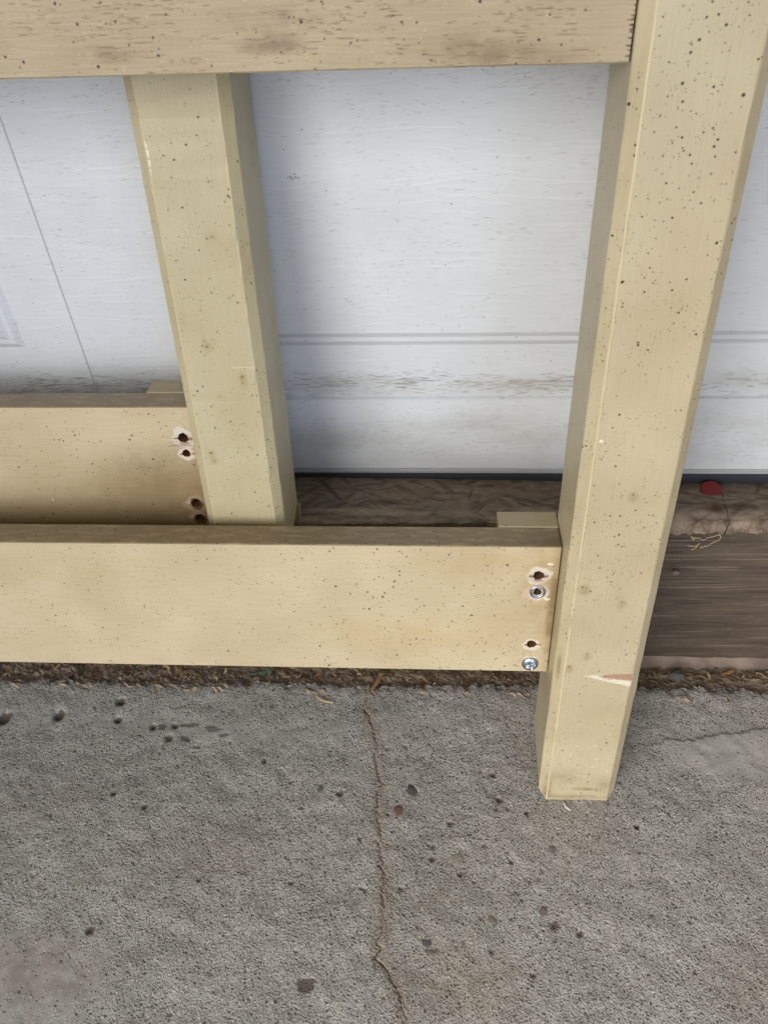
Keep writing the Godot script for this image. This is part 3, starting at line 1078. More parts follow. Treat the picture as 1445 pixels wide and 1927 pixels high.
func panel_ring(g: Geo, x0: float, x1: float, y0: float, y1: float) -> void:
	# embossed panel: rises in two soft steps to a raised field
	var rings := [[0.0, 0.0], [0.0068, 0.0034], [0.0118, 0.0034], [0.0186, 0.0068]]
	for i in 3:
		var a: float = rings[i][0]
		var b: float = rings[i + 1][0]
		var za: float = DOOR_Z + rings[i][1]
		var zb: float = DOOR_Z + rings[i + 1][1]
		var o := [Vector3(x0 + a, y0 + a, za), Vector3(x1 - a, y0 + a, za), Vector3(x1 - a, y1 - a, za), Vector3(x0 + a, y1 - a, za)]
		var p := [Vector3(x0 + b, y0 + b, zb), Vector3(x1 - b, y0 + b, zb), Vector3(x1 - b, y1 - b, zb), Vector3(x0 + b, y1 - b, zb)]
		for k in 4:
			var k2 := (k + 1) % 4
			var out: Vector3 = [Vector3(0, -0.6, 1), Vector3(0.6, 0, 1), Vector3(0, 0.6, 1), Vector3(-0.6, 0, 1)][k]
			g.quad(o[k], o[k2], p[k2], p[k], out, door_uv(o[k].x, o[k].y), door_uv(o[k2].x, o[k2].y), door_uv(p[k2].x, p[k2].y), door_uv(p[k].x, p[k].y))
	var e := 0.0186
	var zf := DOOR_Z + 0.0068
	g.quad(Vector3(x0 + e, y0 + e, zf), Vector3(x1 - e, y0 + e, zf), Vector3(x1 - e, y1 - e, zf), Vector3(x0 + e, y1 - e, zf), Vector3.BACK, door_uv(x0 + e, y0 + e), door_uv(x1 - e, y0 + e), door_uv(x1 - e, y1 - e), door_uv(x0 + e, y1 - e))

func skin(g: Geo, x0: float, x1: float, y0: float, y1: float, z := DOOR_Z) -> void:
	g.quad(Vector3(x0, y0, z), Vector3(x1, y0, z), Vector3(x1, y1, z), Vector3(x0, y1, z), Vector3.BACK, door_uv(x0, y0), door_uv(x1, y0), door_uv(x1, y1), door_uv(x0, y1))

func garage_door() -> void:
	door_texture()
	var d := thing("garage_door", "white embossed woodgrain garage door behind both bed ends, closed on a dark rubber seal", "garage door")
	var L := -1.6
	var R := 1.15
	# bottom rail: a separate strip below the seam, its face a touch proud
	var g := Geo.new()
	var z0 := DOOR_Z + 0.0012
	skin(g, L, R, 0.2450, 0.3462, z0)
	g.quad(Vector3(L, 0.3462, z0), Vector3(R, 0.3462, z0), Vector3(R, 0.3474, z0 - 0.003), Vector3(L, 0.3474, z0 - 0.003), Vector3(0, 1, 1), door_uv(L, 0.3462), door_uv(R, 0.3462), door_uv(R, 0.3474), door_uv(L, 0.3474))
	g.quad(Vector3(L, 0.2450, z0), Vector3(R, 0.2450, z0), Vector3(R, 0.2440, z0 - 0.01), Vector3(L, 0.2440, z0 - 0.01), Vector3(0, -1, 0.2), door_uv(L, 0.2450), door_uv(R, 0.2450), door_uv(R, 0.244), door_uv(L, 0.244))
	put("bottom_rail", g.mesh(M.door), d)
	# the aluminium lip that carries the seal
	g = Geo.new()
	g.box(Vector3(L, 0.2372, DOOR_Z - 0.02), Vector3(R, 0.2432, DOOR_Z + 0.0005))
	g.box(Vector3(L, 0.2405, DOOR_Z + 0.0005), Vector3(R, 0.2420, DOOR_Z + 0.0019))
	put("seal_retainer", g.mesh(mat(s(196, 199, 203), 0.4, 0.3)), d)
	g = Geo.new()
	# bulb seal, squashed a little more to the left
	for k in 40:
		var xa := lerpf(L, R, k / 40.0)
		var xb := lerpf(L, R, (k + 1) / 40.0)
		for i in 8:
			var p := func(x: float, j: int) -> Vector3:
				var low := 0.2295 - 0.0175 * (clampf(x, -1.0, 1.0) + 0.17)
				var a := PI * 0.5 - PI * j / 8.0
				return Vector3(x, lerpf(low - 0.003, 0.2385, 0.5 + 0.5 * sin(a)), DOOR_Z - 0.005 + 0.0065 * pow(cos(a), 0.6))
			g.quad(p.call(xa, i), p.call(xb, i), p.call(xb, i + 1), p.call(xa, i + 1), Vector3(0, cos(PI * (i + 0.5) / 8.0) * 0.4, 1))
	put("rubber_seal", g.mesh(M.rubber), d)
	# sections above the seam
	var y0 := 0.3490
	var top := 0.80
	for sct in 4:
		g = Geo.new()
		var y1 := minf(top, 2.3)
		var pan: Array = []
		pan.append([-1.50, -0.4335])
		pan.append([-0.245, 1.05])
		pan.sort_custom(func(a, b): return a[0] < b[0])
		var clean: Array = []
		for q in pan:
			if clean.is_empty() or q[0] > clean[-1][1] + 0.02:
				clean.append(q)
		var py0 := 0.4160 if sct == 0 else y0 + 0.07
		var py1 := y1 - 0.065
		skin(g, L, R, y0, py0)
		skin(g, L, R, py1, y1)
		var x := L
		for q in clean:
			_upright(g, x, q[0], py0, py1)
			panel_ring(g, q[0], q[1], py0, py1)
			x = q[1]
		_upright(g, x, R, py0, py1)
		# lips top and bottom
		g.quad(Vector3(L, y0, DOOR_Z), Vector3(R, y0, DOOR_Z), Vector3(R, y0 - 0.0012, DOOR_Z - 0.004), Vector3(L, y0 - 0.0012, DOOR_Z - 0.004), Vector3(0, -1, 1))
		put("door_section", g.mesh(M.door), d)
		y0 = y1 + 0.002
		top = y1 + 0.53
	# thin grey strip added to draw an upright groove left of the rear post
	g = Geo.new()
	g.box(Vector3(-0.3738, 0.3491, DOOR_Z - 0.001), Vector3(-0.3724, 0.7995, DOOR_Z + 0.0005))
	put("groove_strip", g.mesh(mat(s(186, 189, 193), 0.5)), d)
	g = Geo.new()
	g.box(Vector3(L, 0.2440, DOOR_Z - 0.05), Vector3(R, 2.3, DOOR_Z - 0.0085))
	put("insulated_core", g.mesh(M.door_plain), d)

func _upright(g: Geo, x0: float, x1: float, y0: float, y1: float) -> void:
	if x1 - x0 > 0.001:
		skin(g, x0, x1, y0, y1)


# ---------------------------------------------------------------- the sill step
func osb_front(x: float) -> float:
	return -0.6375 - 0.02 * x

func osb_top(x: float, z: float) -> float:
	var xc := clampf(x, -1.0, 1.0)
	var back := 0.2305 - 0.0175 * (xc + 0.17)
	var t := (osb_front(x) - z) / (osb_front(x) + 0.72)
	return lerpf(0.2385, back, t)

func threshold() -> void:
	var t := thing("door_threshold", "weathered brown wooden sill step under the garage door, strand board over a grained riser", "threshold")
	# strand board
	var W := 1536
	var H := 256
	var ppm := 1500.0
	var cv := Canvas.new(W, H, ppm, 71, true)
	var a := Canvas.noise(W, H, 0.04, 81, 4)
	var b := Canvas.noise(W, H, 0.35, 82, 2)
	cv.fill_ramp([[0.0, s(84, 73, 64)], [0.5, s(122, 108, 95)], [1.0, s(154, 139, 124)]], [[a, 90], [b, 70]])
	cv.hgt.fill(120)
	for k in 1500:
		var x := cv.rng.randf() * W
		var y := cv.rng.randf() * H
		var l := cv.rng.randf_range(10, 40)
		var wd := cv.rng.randf_range(1.2, 6.0)
		var an := cv.rng.randfn(0.0, 0.6)
		var c: Color = [s(84, 70, 58), s(112, 95, 80), s(128, 112, 95), s(96, 80, 66), s(74, 60, 50), s(118, 98, 80)][k % 6]
		cv.dab(x, y, l, wd, an, c, 0.6, cv.rng.randf_range(-26, 26), 0.6)
	for k in 900:
		cv.stroke(cv.rng.randf() * W, cv.rng.randf() * H, cv.rng.randf_range(8, 46), cv.rng.randf_range(0.8, 1.8), cv.rng.randfn(0, 0.45), cv.rng.randf_range(-3, 3), s(52, 42, 35) if k % 3 else s(166, 148, 124), 0.55, 40.0 if k % 3 else -40.0)
	for k in 120:
		cv.stain_or_shade(cv.rng.randf() * W, cv.rng.randf_range(20, 62), cv.rng.randf_range(20, 90), cv.rng.randf_range(6, 16), s(176, 160, 140), 0.55)
	cv.stain_or_shade((0.66 + 0.3137) * ppm, 0.046 * ppm, 26, 20, s(70, 44, 28), 0.9)
	cv.stain_or_shade((0.66 + 0.347) * ppm, 0.05 * ppm, 34, 14, s(62, 40, 28), 0.8)
	M.osb = tmat(cv, 0.9, 0.08)
	var n := FastNoiseLite.new()
	n.seed = 15; n.frequency = 60.0; n.fractal_octaves = 4
	var fib := FastNoiseLite.new()
	fib.seed = 16; fib.frequency = 300.0; fib.fractal_octaves = 2
	# two lengths butted at the split; the joint leans a little
	for piece in 2:
		var g := Geo.new()
		var xs := -0.66 if piece == 0 else 0.0
		var nxs := 330
		var nz := 26
		var P := func(ix: int, iz: int) -> Vector3:
			var tz := float(iz) / nz
			var joint_c := lerpf(0.3222, 0.3375, tz) + 0.0024 * n.get_noise_2d(tz * 0.3, 3.0) + 0.0012 * fib.get_noise_2d(tz * 0.3, 3.0)
			var lo := -0.66 if piece == 0 else joint_c + 0.0005
			var hi := joint_c - 0.0005 if piece == 0 else 0.80
			var x := lerpf(lo, hi, float(ix) / nxs)
			var ragged := 0.0034 * n.get_noise_2d(x, 1.0) + 0.0015 * fib.get_noise_2d(x, 2.0) - 0.001 * piece
			var z := lerpf(osb_front(x) + ragged, -0.765, tz)
			var y := osb_top(x, z) + 0.0006 * n.get_noise_2d(x * 0.5, z) + 0.0004 * fib.get_noise_2d(x * 0.35, z)
			if tz < 0.12:
				y -= (1.0 - tz / 0.12) * (0.0022 + 0.0022 * n.get_noise_2d(x, 9.0))
			return Vector3(x, y, z)
		var U := func(p: Vector3) -> Vector2: return Vector2((p.x + 0.66) / (W / ppm), (-p.z - 0.62) / (H / ppm))
		for ix in nxs:
			for iz in nz:
				var p0: Vector3 = P.call(ix, iz)
				var p1: Vector3 = P.call(ix + 1, iz)
				var p2: Vector3 = P.call(ix + 1, iz + 1)
				var p3: Vector3 = P.call(ix, iz + 1)
				g.quad(p0, p1, p2, p3, Vector3.UP, U.call(p0), U.call(p1), U.call(p2), U.call(p3))
			# layered front edge: four ragged plies
			var e0: Vector3 = P.call(ix, 0)
			var e1: Vector3 = P.call(ix + 1, 0)
			for ply in 5:
				var f := func(e: Vector3, k: int) -> Vector3:
					return Vector3(e.x, e.y - 0.0044 * k, e.z + 0.0019 * fib.get_noise_2d(e.x * 0.5, 20.0 + k) + 0.002 * n.get_noise_2d(e.x, 30.0 + k) - 0.0004 * k)
				var q0: Vector3 = f.call(e0, ply) if ply > 0 else e0
				var q1: Vector3 = f.call(e1, ply) if ply > 0 else e1
				var q2: Vector3 = f.call(e1, ply + 1)
				var q3: Vector3 = f.call(e0, ply + 1)
				var uu := func(p: Vector3) -> Vector2: return Vector2((p.x + 0.66) / (W / ppm), 0.22 - (p.y - 0.214) * 3.4)
				g.quad(q0, q1, q2, q3, Vector3(0, 0.2, 1), uu.call(q0), uu.call(q1), uu.call(q2), uu.call(q3))
		for iz in nz:       # the butt end at the joint
			var jx := nxs if piece == 0 else 0
			var p0: Vector3 = P.call(jx, iz)
			var p1: Vector3 = P.call(jx, iz + 1)
			g.quad(p0, p1, p1 - Vector3(0, 0.022, 0), p0 - Vector3(0, 0.022, 0), Vector3.RIGHT if piece == 0 else Vector3.LEFT, U.call(p0), U.call(p1), U.call(p1), U.call(p0))
		put("strand_board", g.mesh(M.osb), t)
	# riser: one wide board, grain lying along it, leaning out a little at the foot
	W = 1024; H = 512
	ppm = 1900.0
	cv = Canvas.new(W, H, ppm, 91, true)
	a = Canvas.noise(W, H, 0.03, 92, 3, 8, 2)
	var gr := Canvas.noise(W, H, 0.19, 93, 4, 30, 1)
	b = Canvas.noise(W, H, 0.4, 94, 2)
	cv.fill_ramp([[0.0, s(54, 46, 39)], [0.4, s(82, 71, 61)], [0.7, s(98, 86, 75)], [1.0, s(128, 114, 100)]], [[a, 70], [gr, 64], [b, 90]])
	for i in W * H:
		cv.hgt[i] = clampi(140 + ((gr[i] - 128) >> 1) + ((b[i] - 128) >> 3), 0, 255)
	for k in 460:
		var deep := k % 3 != 0
		cv.stroke(cv.rng.randf() * W, cv.rng.randf() * H, cv.rng.randf_range(20, 200), cv.rng.randf_range(1.0, 3.2), cv.rng.randfn(0, 0.012), cv.rng.randf_range(-1.5, 1.5), s(50, 39, 32) if deep else s(156, 140, 122), 0.5, 70.0 if deep else -60.0)
	for k in 2200:
		cv.dab(cv.rng.randf() * W, cv.rng.randf() * H, cv.rng.randf_range(0.7, 3.0), 0.8, 0.0, s(150, 138, 124) if k % 2 else s(50, 40, 34), 0.55, 0.0, 0.7)
	for k in 26:
		cv.stain_or_shade(cv.rng.randf() * W, cv.rng.randf() * H, cv.rng.randf_range(60, 200), cv.rng.randf_range(10, 50), s(126, 114, 100), 0.28)
	M.riser = tmat(cv, 0.62, 0.11)
	var g2 := Geo.new()
	var tn := FastNoiseLite.new()
	tn.seed = 95; tn.frequency = 25.0
	var rp := func(x: float, k: int) -> Vector3:
		var yy := lerpf(-0.024, 0.2145, k / 24.0)
		var zz := lerpf(-0.6435, osb_front(x) - 0.0065, k / 24.0) + 0.0012 * tn.get_noise_2d(x * 0.15, yy * 3.0)
		return Vector3(x, yy, zz)
	for ix in 90:
		var xa := lerpf(-0.70, 0.80, ix / 90.0)
		var xb := lerpf(-0.70, 0.80, (ix + 1) / 90.0)
		for k in 24:
			var q := [rp.call(xa, k), rp.call(xb, k), rp.call(xb, k + 1), rp.call(xa, k + 1)]
			var uq := []
			for p in q:
				uq.append(Vector2(p.x / (W / ppm), -p.y / (H / ppm)))
			g2.quad(q[0], q[1], q[2], q[3], Vector3.BACK, uq[0], uq[1], uq[2], uq[3])
		g2.quad(rp.call(xa, 24), rp.call(xb, 24), rp.call(xb, 24) + Vector3(0, 0, -0.035), rp.call(xa, 24) + Vector3(0, 0, -0.035), Vector3.UP, Vector2(xa, 0), Vector2(xb, 0), Vector2(xb, 0.05), Vector2(xa, 0.05))
	put("riser_board", g2.mesh(M.riser), t)
	# base strip: pale, battered, along the foot of the riser
	g2 = Geo.new()
	var bp := func(x: float, k: int) -> Vector3:
		var pr := [Vector2(-0.020, -0.6445), Vector2(-0.0245, -0.6375), Vector2(-0.0275, -0.6325), Vector2(-0.031, -0.6305), Vector2(-0.040, -0.6295), Vector2(-0.06, -0.629)]
		var r: Vector2 = pr[k]
		return Vector3(x, r.x + 0.0022 * tn.get_noise_2d(x * 0.8, k * 0.05), r.y + 0.0022 * tn.get_noise_2d(x * 0.6 + 4.0, k * 0.05))
	for ix in 300:
		var xa := lerpf(-0.70, 0.80, ix / 300.0)
		var xb := lerpf(-0.70, 0.80, (ix + 1) / 300.0)
		for k in 5:
			g2.quad(bp.call(xa, k), bp.call(xb, k), bp.call(xb, k + 1), bp.call(xa, k + 1), Vector3(0, 0.7, 1), Vector2(xa * 1.3, k * 0.013), Vector2(xb * 1.3, k * 0.013), Vector2(xb * 1.3, k * 0.013 + 0.013), Vector2(xa * 1.3, k * 0.013 + 0.013))
	var bcv := Canvas.new(1024, 128, 1300.0, 96, true)
	var bn := Canvas.noise(1024, 128, 0.08, 97, 4, 6, 1)
	var bf := Canvas.noise(1024, 128, 0.4, 98, 2)
	bcv.fill_ramp([[0.0, s(96, 82, 72)], [0.45, s(148, 132, 120)], [0.75, s(184, 168, 154)], [1.0, s(208, 192, 178)]], [[bn, 110], [bf, 50]])
	for i in 1024 * 128:
		bcv.hgt[i] = bn[i]
	put("base_strip", g2.mesh(tmat(bcv, 0.85, 0.15)), t)
	g2 = Geo.new()
	g2.box(Vector3(-0.70, -0.1, -0.95), Vector3(0.80, 0.19, -0.668))
	g2.box(Vector3(-60.0, -0.1, -0.95), Vector3(-0.70, 0.205, -0.645))
	g2.box(Vector3(0.80, -0.1, -0.95), Vector3(60.0, 0.205, -0.645))
	put("step_core", g2.mesh(M.riser), t)


# ---------------------------------------------------------------- the two bed ends
const CU := 0.009
const CW := 0.0073

func frame_at(z: float) -> Transform3D:
	return Transform3D(Basis(Vector3.RIGHT, deg_to_rad(-LEAN)), Vector3(0, 0, z))

func hole_marks(cv: Canvas, u: float, v_from_top: float, tex_u0: float, r: float, kind: int) -> void:
	var x := (u - tex_u0) * cv.ppm
	var y := v_from_top * cv.ppm
	var p := cv.ppm
	if kind == 0:      # torn paint, white primer, raw wood lips left and right
		cv.blob(x, y - 0.001 * p, r * 2.25 * p, r * 2.0 * p, 0.34, s(216, 208, 196), 0.82, 1.2)
		cv.blob(x, y + 0.002 * p, r * 1.85 * p, r * 1.5 * p, 0.34, s(194, 180, 164), 0.7, 1.0)
		cv.blob(x - r * 1.3 * p, y, r * 0.55 * p, r * 0.25 * p, 0.3, s(134, 92, 62), 0.9, 0.8)
		cv.blob(x + r * 1.25 * p, y, r * 0.5 * p, r * 0.3 * p, 0.3, s(140, 100, 72), 0.9, 0.8)
		cv.blob(x, y + r * 0.95 * p, r * 0.8 * p, r * 0.3 * p, 0.3, s(150, 118, 92), 0.8, 0.8)
	elif kind == 1:    # pressed ring with rusty bloom on the left
		cv.blob(x - 0.0015 * p, y + 0.0005 * p, r * 2.5 * p, r * 2.1 * p, 0.24, s(204, 176, 150), 0.85, 1.0)
		cv.blob(x + 0.0005 * p, y, r * 1.85 * p, r * 1.7 * p, 0.1, s(228, 218, 206), 0.85, 0.9)
		cv.blob(x + r * 1.9 * p, y + r * 1.6 * p, r * 0.6 * p, r * 0.35 * p, 0.5, s(236, 228, 210), 0.9, 0.8)
	elif kind == 2:    # thin primer rim and two splits
		cv.blob(x, y, r * 1.75 * p, r * 1.65 * p, 0.16, s(222, 210, 192), 0.8, 1.2)
		cv.blob(x - r * 1.5 * p, y - 0.0006 * p, r * 0.5 * p, r * 0.25 * p, 0.4, s(226, 206, 184), 0.9, 0.8)
		cv.blob(x + r * 1.5 * p, y - 0.0006 * p, r * 0.55 * p, r * 0.3 * p, 0.4, s(170, 122, 84), 0.9, 0.8)
		cv.blob(x - r * 1.2 * p, y, r * 0.35 * p, r * 0.2 * p, 0.3, s(120, 78, 48), 0.9, 0.7)
	elif kind == 3:    # bare brown scrape
		cv.blob(x - 0.002 * p, y - 0.001 * p, r * 2.1 * p, r * 1.9 * p, 0.3, s(168, 146, 120), 0.85, 1.2)
		cv.blob(x - 0.003 * p, y - 0.003 * p, r * 1.5 * p, r * 0.6 * p, 0.4, s(196, 180, 154), 0.8, 1.0)
		cv.blob(x, y, r * 1.35 * p, r * 1.3 * p, 0.2, s(104, 74, 48), 0.9, 0.8)

func bed_ends() -> void:
	var rail_round := 0.40
	var ppm := 2000.0
	# ---------- front end: paint for its posts
	var PW := 640
	var PH := 2000
	var wide := PW / ppm
	var long_ := PH / ppm
	var prof := post_profile(0.1288, 0.1955, CU, CW, 0.0785)
	var side := 0.0785 - CW - 0.0007
	var front0 := side + 0.0011 + 0.0105 + 0.0012          # perimeter distance at which the front face starts
	var cv := paint_canvas(PW, PH, ppm, 101, false, 0.9, Color(0.035, 0.025, 0.02))
	var F := func(u: float, v: float) -> Vector2: return Vector2((front0 + (u - 0.1295)) * ppm, (1.0 - v / long_) * PH)
	speckle(cv, 2100, 0.00026, 0.0007, 0.06, 0, 420, 300, 1400)
	speckle(cv, 40, 0.0004, 0.0008, 0.2, 150, 330, 400, 800)
	speckle(cv, 850, 0.0003, 0.0008, 0.05, 0, 420, 1200, 2000)
	speckle(cv, 170, 0.0004, 0.0008, 0.1, 0, 640, 0, 450)
	# drawn-out speckles running with the grain low on the leg
	for k in 420:
		var p: Vector2 = F.call(cv.rng.randf_range(0.118, 0.2), cv.rng.randf_range(0.0, 0.35))
		cv.dab(p.x, p.y, 0.45, cv.rng.randf_range(1.0, 3.0), 0.0, s(132, 108, 66), 0.35, 0.0, 0.6)
	# the knocked-off sliver: primer round bare brown wood
	var wd := [F.call(0.1486, 0.2018), F.call(0.172, 0.2045), F.call(0.1962, 0.2075), F.call(0.1962, 0.1872), F.call(0.19, 0.1895), F.call(0.178, 0.1925), F.call(0.166, 0.196)]
	cv.poly(wd, s(228, 220, 202), 0.95, 2.6)
	cv.poly([F.call(0.160, 0.2022), F.call(0.178, 0.2050), F.call(0.1962, 0.2068), F.call(0.1962, 0.1955), F.call(0.182, 0.1975), F.call(0.168, 0.1992)], s(158, 116, 88), 0.88, 3.2)
	for k in 60:
		var q: Vector2 = F.call(cv.rng.randf_range(0.168, 0.1955), cv.rng.randf_range(0.1965, 0.2055))
		cv.dab(q.x, q.y, cv.rng.randf_range(0.6, 2.0), 0.5, 0.0, s(206, 176, 150) if k % 2 else s(120, 76, 54), 0.6, 0.0, 0.6)
	# rubs, knots and grime
	for a in [[0.1345, 0.3174, 2.0], [0.1328, 0.2146, 2.4], [0.1383, 0.3165, 1.2], [0.148, 0.232, 1.4], [0.172, 0.30, 1.6], [0.165, 0.42, 1.8]]:
		var p: Vector2 = F.call(a[0], a[1])
		cv.stain_or_shade(p.x, p.y + 6, 14, 18, s(140, 122, 80), 0.5)
		cv.blob(p.x, p.y, a[2], a[2] * 0.8, 0.5, s(88, 76, 40), 0.8, 0.8)
	for k in 22:
		var p: Vector2 = F.call(cv.rng.randf_range(0.13, 0.195), cv.rng.randf_range(0.005, 0.12))
		cv.blob(p.x, p.y, cv.rng.randf_range(0.8, 3.0), cv.rng.randf_range(0.6, 2.4), 0.6, s(236, 228, 196), 0.7, 0.8)
	for a in [[0.1692, 0.020, 0.02, 0.004, 0.7], [0.16, 0.006, 0.05, 0.006, 0.45], [0.128, 0.02, 0.008, 0.03, 0.5], [0.19, 0.03, 0.012, 0.02, 0.25], [0.122, 0.21, 0.004, 0.03, 0.4], [0.15, 0.04, 0.04, 0.02, 0.2]]:
		var p: Vector2 = F.call(a[0], a[1])
		cv.stain_or_shade(p.x, p.y, a[2] * ppm, a[3] * ppm, s(104, 84, 52), a[4])
	var chip: Vector2 = F.call(0.1324, 0.4717)
	cv.blob(chip.x, chip.y, 3.4, 2.4, 0.5, s(240, 234, 210), 0.95, 0.8)
	for a in [[0.1313, 0.6025, 2.4, 1.7], [0.1886, 0.7207, 2.1, 2.0], [0.1562, 0.7513, 1.7, 1.4], [0.1524, 0.7447, 1.5, 1.3], [0.1505, 0.728, 1.8, 1.4], [0.1185, 0.716, 2.0, 1.8]]:
		var p: Vector2 = F.call(a[0], a[1])
		cv.dab(p.x, p.y, a[2], a[3], -0.6, DARK_DOT, 0.95, 0.0, 0.8)
	# a hairline where the chamfer meets the face
	for k in 700:
		if k % 90 < 60:
			cv.dab(front0 * ppm - 0.5 + sin(k * 0.05) * 0.6, 700 + k, 0.4, 0.7, 0.0, s(150, 124, 74), 0.35, 0.0, 0.5)
	M.post_a = tmat(cv, 0.40, 0.05)
	# lower rail
	var RW := 1280
	var RH := int(rail_round * ppm)
	var tex_len := RW / ppm
	var ru0 := 0.120 - tex_len
	cv = paint_canvas(RW, RH, ppm, 102, true, 1.0)
	speckle(cv, 1500, 0.00026, 0.0006, 0.05, 0, RW, 0, 350)
	speckle(cv, 420, 0.00034, 0.0009, 0.07, 760, RW, 0, 340)
	speckle(cv, 1300, 0.0004, 0.0009, 0.08, 0, RW, 660, RH)
	cv.stain_or_shade(RW - 30, 90, 70, 200, s(146, 118, 78), 0.4)
	cv.stain_or_shade(RW - 6, 160, 16, 220, s(96, 74, 46), 0.6)
	cv.stain_or_shade(RW - 90, 40, 260, 50, s(176, 150, 104), 0.35)
	cv.stain_or_shade(RW - 300, 230, 320, 80, s(184, 160, 112), 0.3)
	cv.stain_or_shade(300, 60, 400, 60, s(184, 160, 112), 0.28)
	cv.top_shade(RH - 76, RH, s(112, 93, 64), 0.75)  # rail top darkened: its shade is painted into the texture
	cv.stain_or_shade(RW - 10, RH - 30, 90, 70, s(84, 66, 44), 0.5)
	hole_marks(cv, 0.1000, 0.3364 - 0.3012, ru0, 0.0053, 0)
	hole_marks(cv, 0.1005, 0.3364 - 0.2803, ru0, 0.0050, 1)
	hole_marks(cv, 0.0998, 0.3364 - 0.2096, ru0, 0.0050, 2)
	cv.blob((0.1095 - ru0) * ppm, (0.3364 - 0.3165) * ppm, 5, 3, 0.6, s(238, 230, 210), 0.9, 0.8)
	cv.blob((0.0990 - ru0) * ppm, (0.3364 - 0.1915) * ppm, 14, 2.0, 0.4, s(238, 230, 210), 0.6, 0.8)
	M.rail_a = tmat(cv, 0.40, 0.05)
	# top rail: streaky, open pores full of brown; shade put into its darker base
	cv = paint_canvas(RW, RH, ppm, 103, true, 1.5, Color(0.085, 0.09, 0.085))
	var pores := FastNoiseLite.new()
	pores.seed = 33; pores.frequency = 0.006
	for k in 9000:
		var y := cv.rng.randf() * 380.0
		var x := cv.rng.randf() * RW
		if pores.get_noise_2d(x, y * 2.0) + 0.35 < cv.rng.randf():
			continue
		cv.stroke(x, y, 4.0 * exp(cv.rng.randfn(0.7, 0.55)), cv.rng.randf_range(0.7, 1.6), cv.rng.randfn(0, 0.02), cv.rng.randf_range(-1, 1), s(96, 76, 48), cv.rng.randf_range(0.18, 0.6), 26.0)
	for k in 700:
		cv.dab(cv.rng.randf() * RW, cv.rng.randf() * 380, cv.rng.randf_range(0.5, 1.4), 0.6, cv.rng.randf(), s(236, 224, 190), 0.5, 0.0, 0.6)
	speckle(cv, 620, 0.00038, 0.0009, 0.10, 0, RW, 0, 360)
	for a in [[-0.104, 0.7548, 0.03, 0.008, 0.6], [-0.10, 0.768, 0.05, 0.012, 0.35], [-0.21, 0.752, 0.03, 0.008, 0.35], [-0.30, 0.76, 0.04, 0.02, 0.3], [0.02, 0.75, 0.05, 0.012, 0.35], [0.05, 0.745, 0.06, 0.01, 0.35], [-0.4, 0.75, 0.06, 0.01, 0.3]]:
		cv.stain_or_shade((a[0] - ru0) * ppm, (0.9044 - a[1]) * ppm, a[2] * ppm, a[3] * ppm, s(106, 82, 58), a[4])
	for k in 40:
		cv.dab(RW - 1 - cv.rng.randf() * 5, cv.rng.randf_range(200, 335), cv.rng.randf_range(1, 6), 0.8, 0.0, s(62, 46, 28), 0.8, 0.0, 0.7)
	M.rail_top = tmat(cv, 0.46, 0.04)
	# glue blocks share one sheet of paint
	cv = paint_canvas(512, 512, 2000.0, 104, true, 1.0, Color(0.15, 0.15, 0.14))
	speckle(cv, 900, 0.0004, 0.0009, 0.06)
	M.block = tmat(cv, 0.5, 0.03)

	var fr := thing("bed_end", "cream speckled wooden bed end in front, its right leg standing on the concrete", "bed frame", frame_at(FZ))
	var bot := foot_cut(prof, -0.001, 0.036, 0.0785)
	var p := put("post", post_mesh(prof, bot, 1.0, wide, long_, M.post_a, [3], M.worn_highlight, 7), fr)
	p.set_meta("label", "cream right post with a white and brown chip near its foot")
	var prof2 := post_profile(-1.4455, -1.3788, CU, CW, 0.0785)
	put("post", post_mesh(prof2, foot_cut(prof2, 0.0, 0.036, 0.0785), 1.0, wide, long_, M.post_a, [3], M.worn_highlight, 8), fr)
	var end_u := 0.1288 - CU - 0.0004
	var start_u := -1.3788 + CU + 0.0004
	var holes := [[0.1000, 0.3012, 0.0053], [0.1005, 0.2803, 0.0042], [0.0998, 0.2096, 0.0050]]
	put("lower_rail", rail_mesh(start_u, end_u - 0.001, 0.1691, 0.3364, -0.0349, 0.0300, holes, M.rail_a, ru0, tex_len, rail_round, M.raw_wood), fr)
	put("upper_rail", rail_mesh(start_u, end_u - 0.001, 0.7384, 0.9044, -0.0095, 0.0300, [], M.rail_top, ru0, tex_len, rail_round, M.raw_wood), fr)
	for b in [[0.0617, end_u - 0.0006], [start_u + 0.0006, start_u + 0.06]]:
		put("corner_block", chamfer_box(Vector3(b[0], 0.19, -0.0915), Vector3(b[1], 0.3362, -0.0652), 0.0012, M.block, 3.9, M.worn_highlight), fr)
	var ins := put("threaded_insert", ring_mesh(Vector3(0.1007, 0.2803, -0.0346), 0.0066, 0.0016, M.zinc), fr)
	ins.set_meta("label", "bright metal ring in the second hole")
	put("screw", screw_mesh(Vector3(0.1006, 0.1808, -0.0349), 0.0088, 0.0094, M.zinc), fr)

	# ---------- rear end
	var rprof := post_profile(-0.2198, -0.1590, CU, CW, 0.0777)
	cv = paint_canvas(PW, PH, ppm, 111, false, 0.8, Color(0.035, 0.02, 0.02))
	var G := func(u: float, v: float) -> Vector2: return Vector2((front0 + (u + 0.2191)) * ppm, (1.0 - v / long_) * PH)
	speckle(cv, 1300, 0.00027, 0.0007, 0.07, 0, 420, 500, 1560)
	for k in 260:
		var q: Vector2 = G.call(cv.rng.randf_range(-0.22, -0.16), cv.rng.randf_range(0.25, 0.7))
		cv.dab(q.x, q.y, 0.45, cv.rng.randf_range(1.0, 2.6), 0.0, s(140, 118, 72), 0.35, 0.0, 0.6)
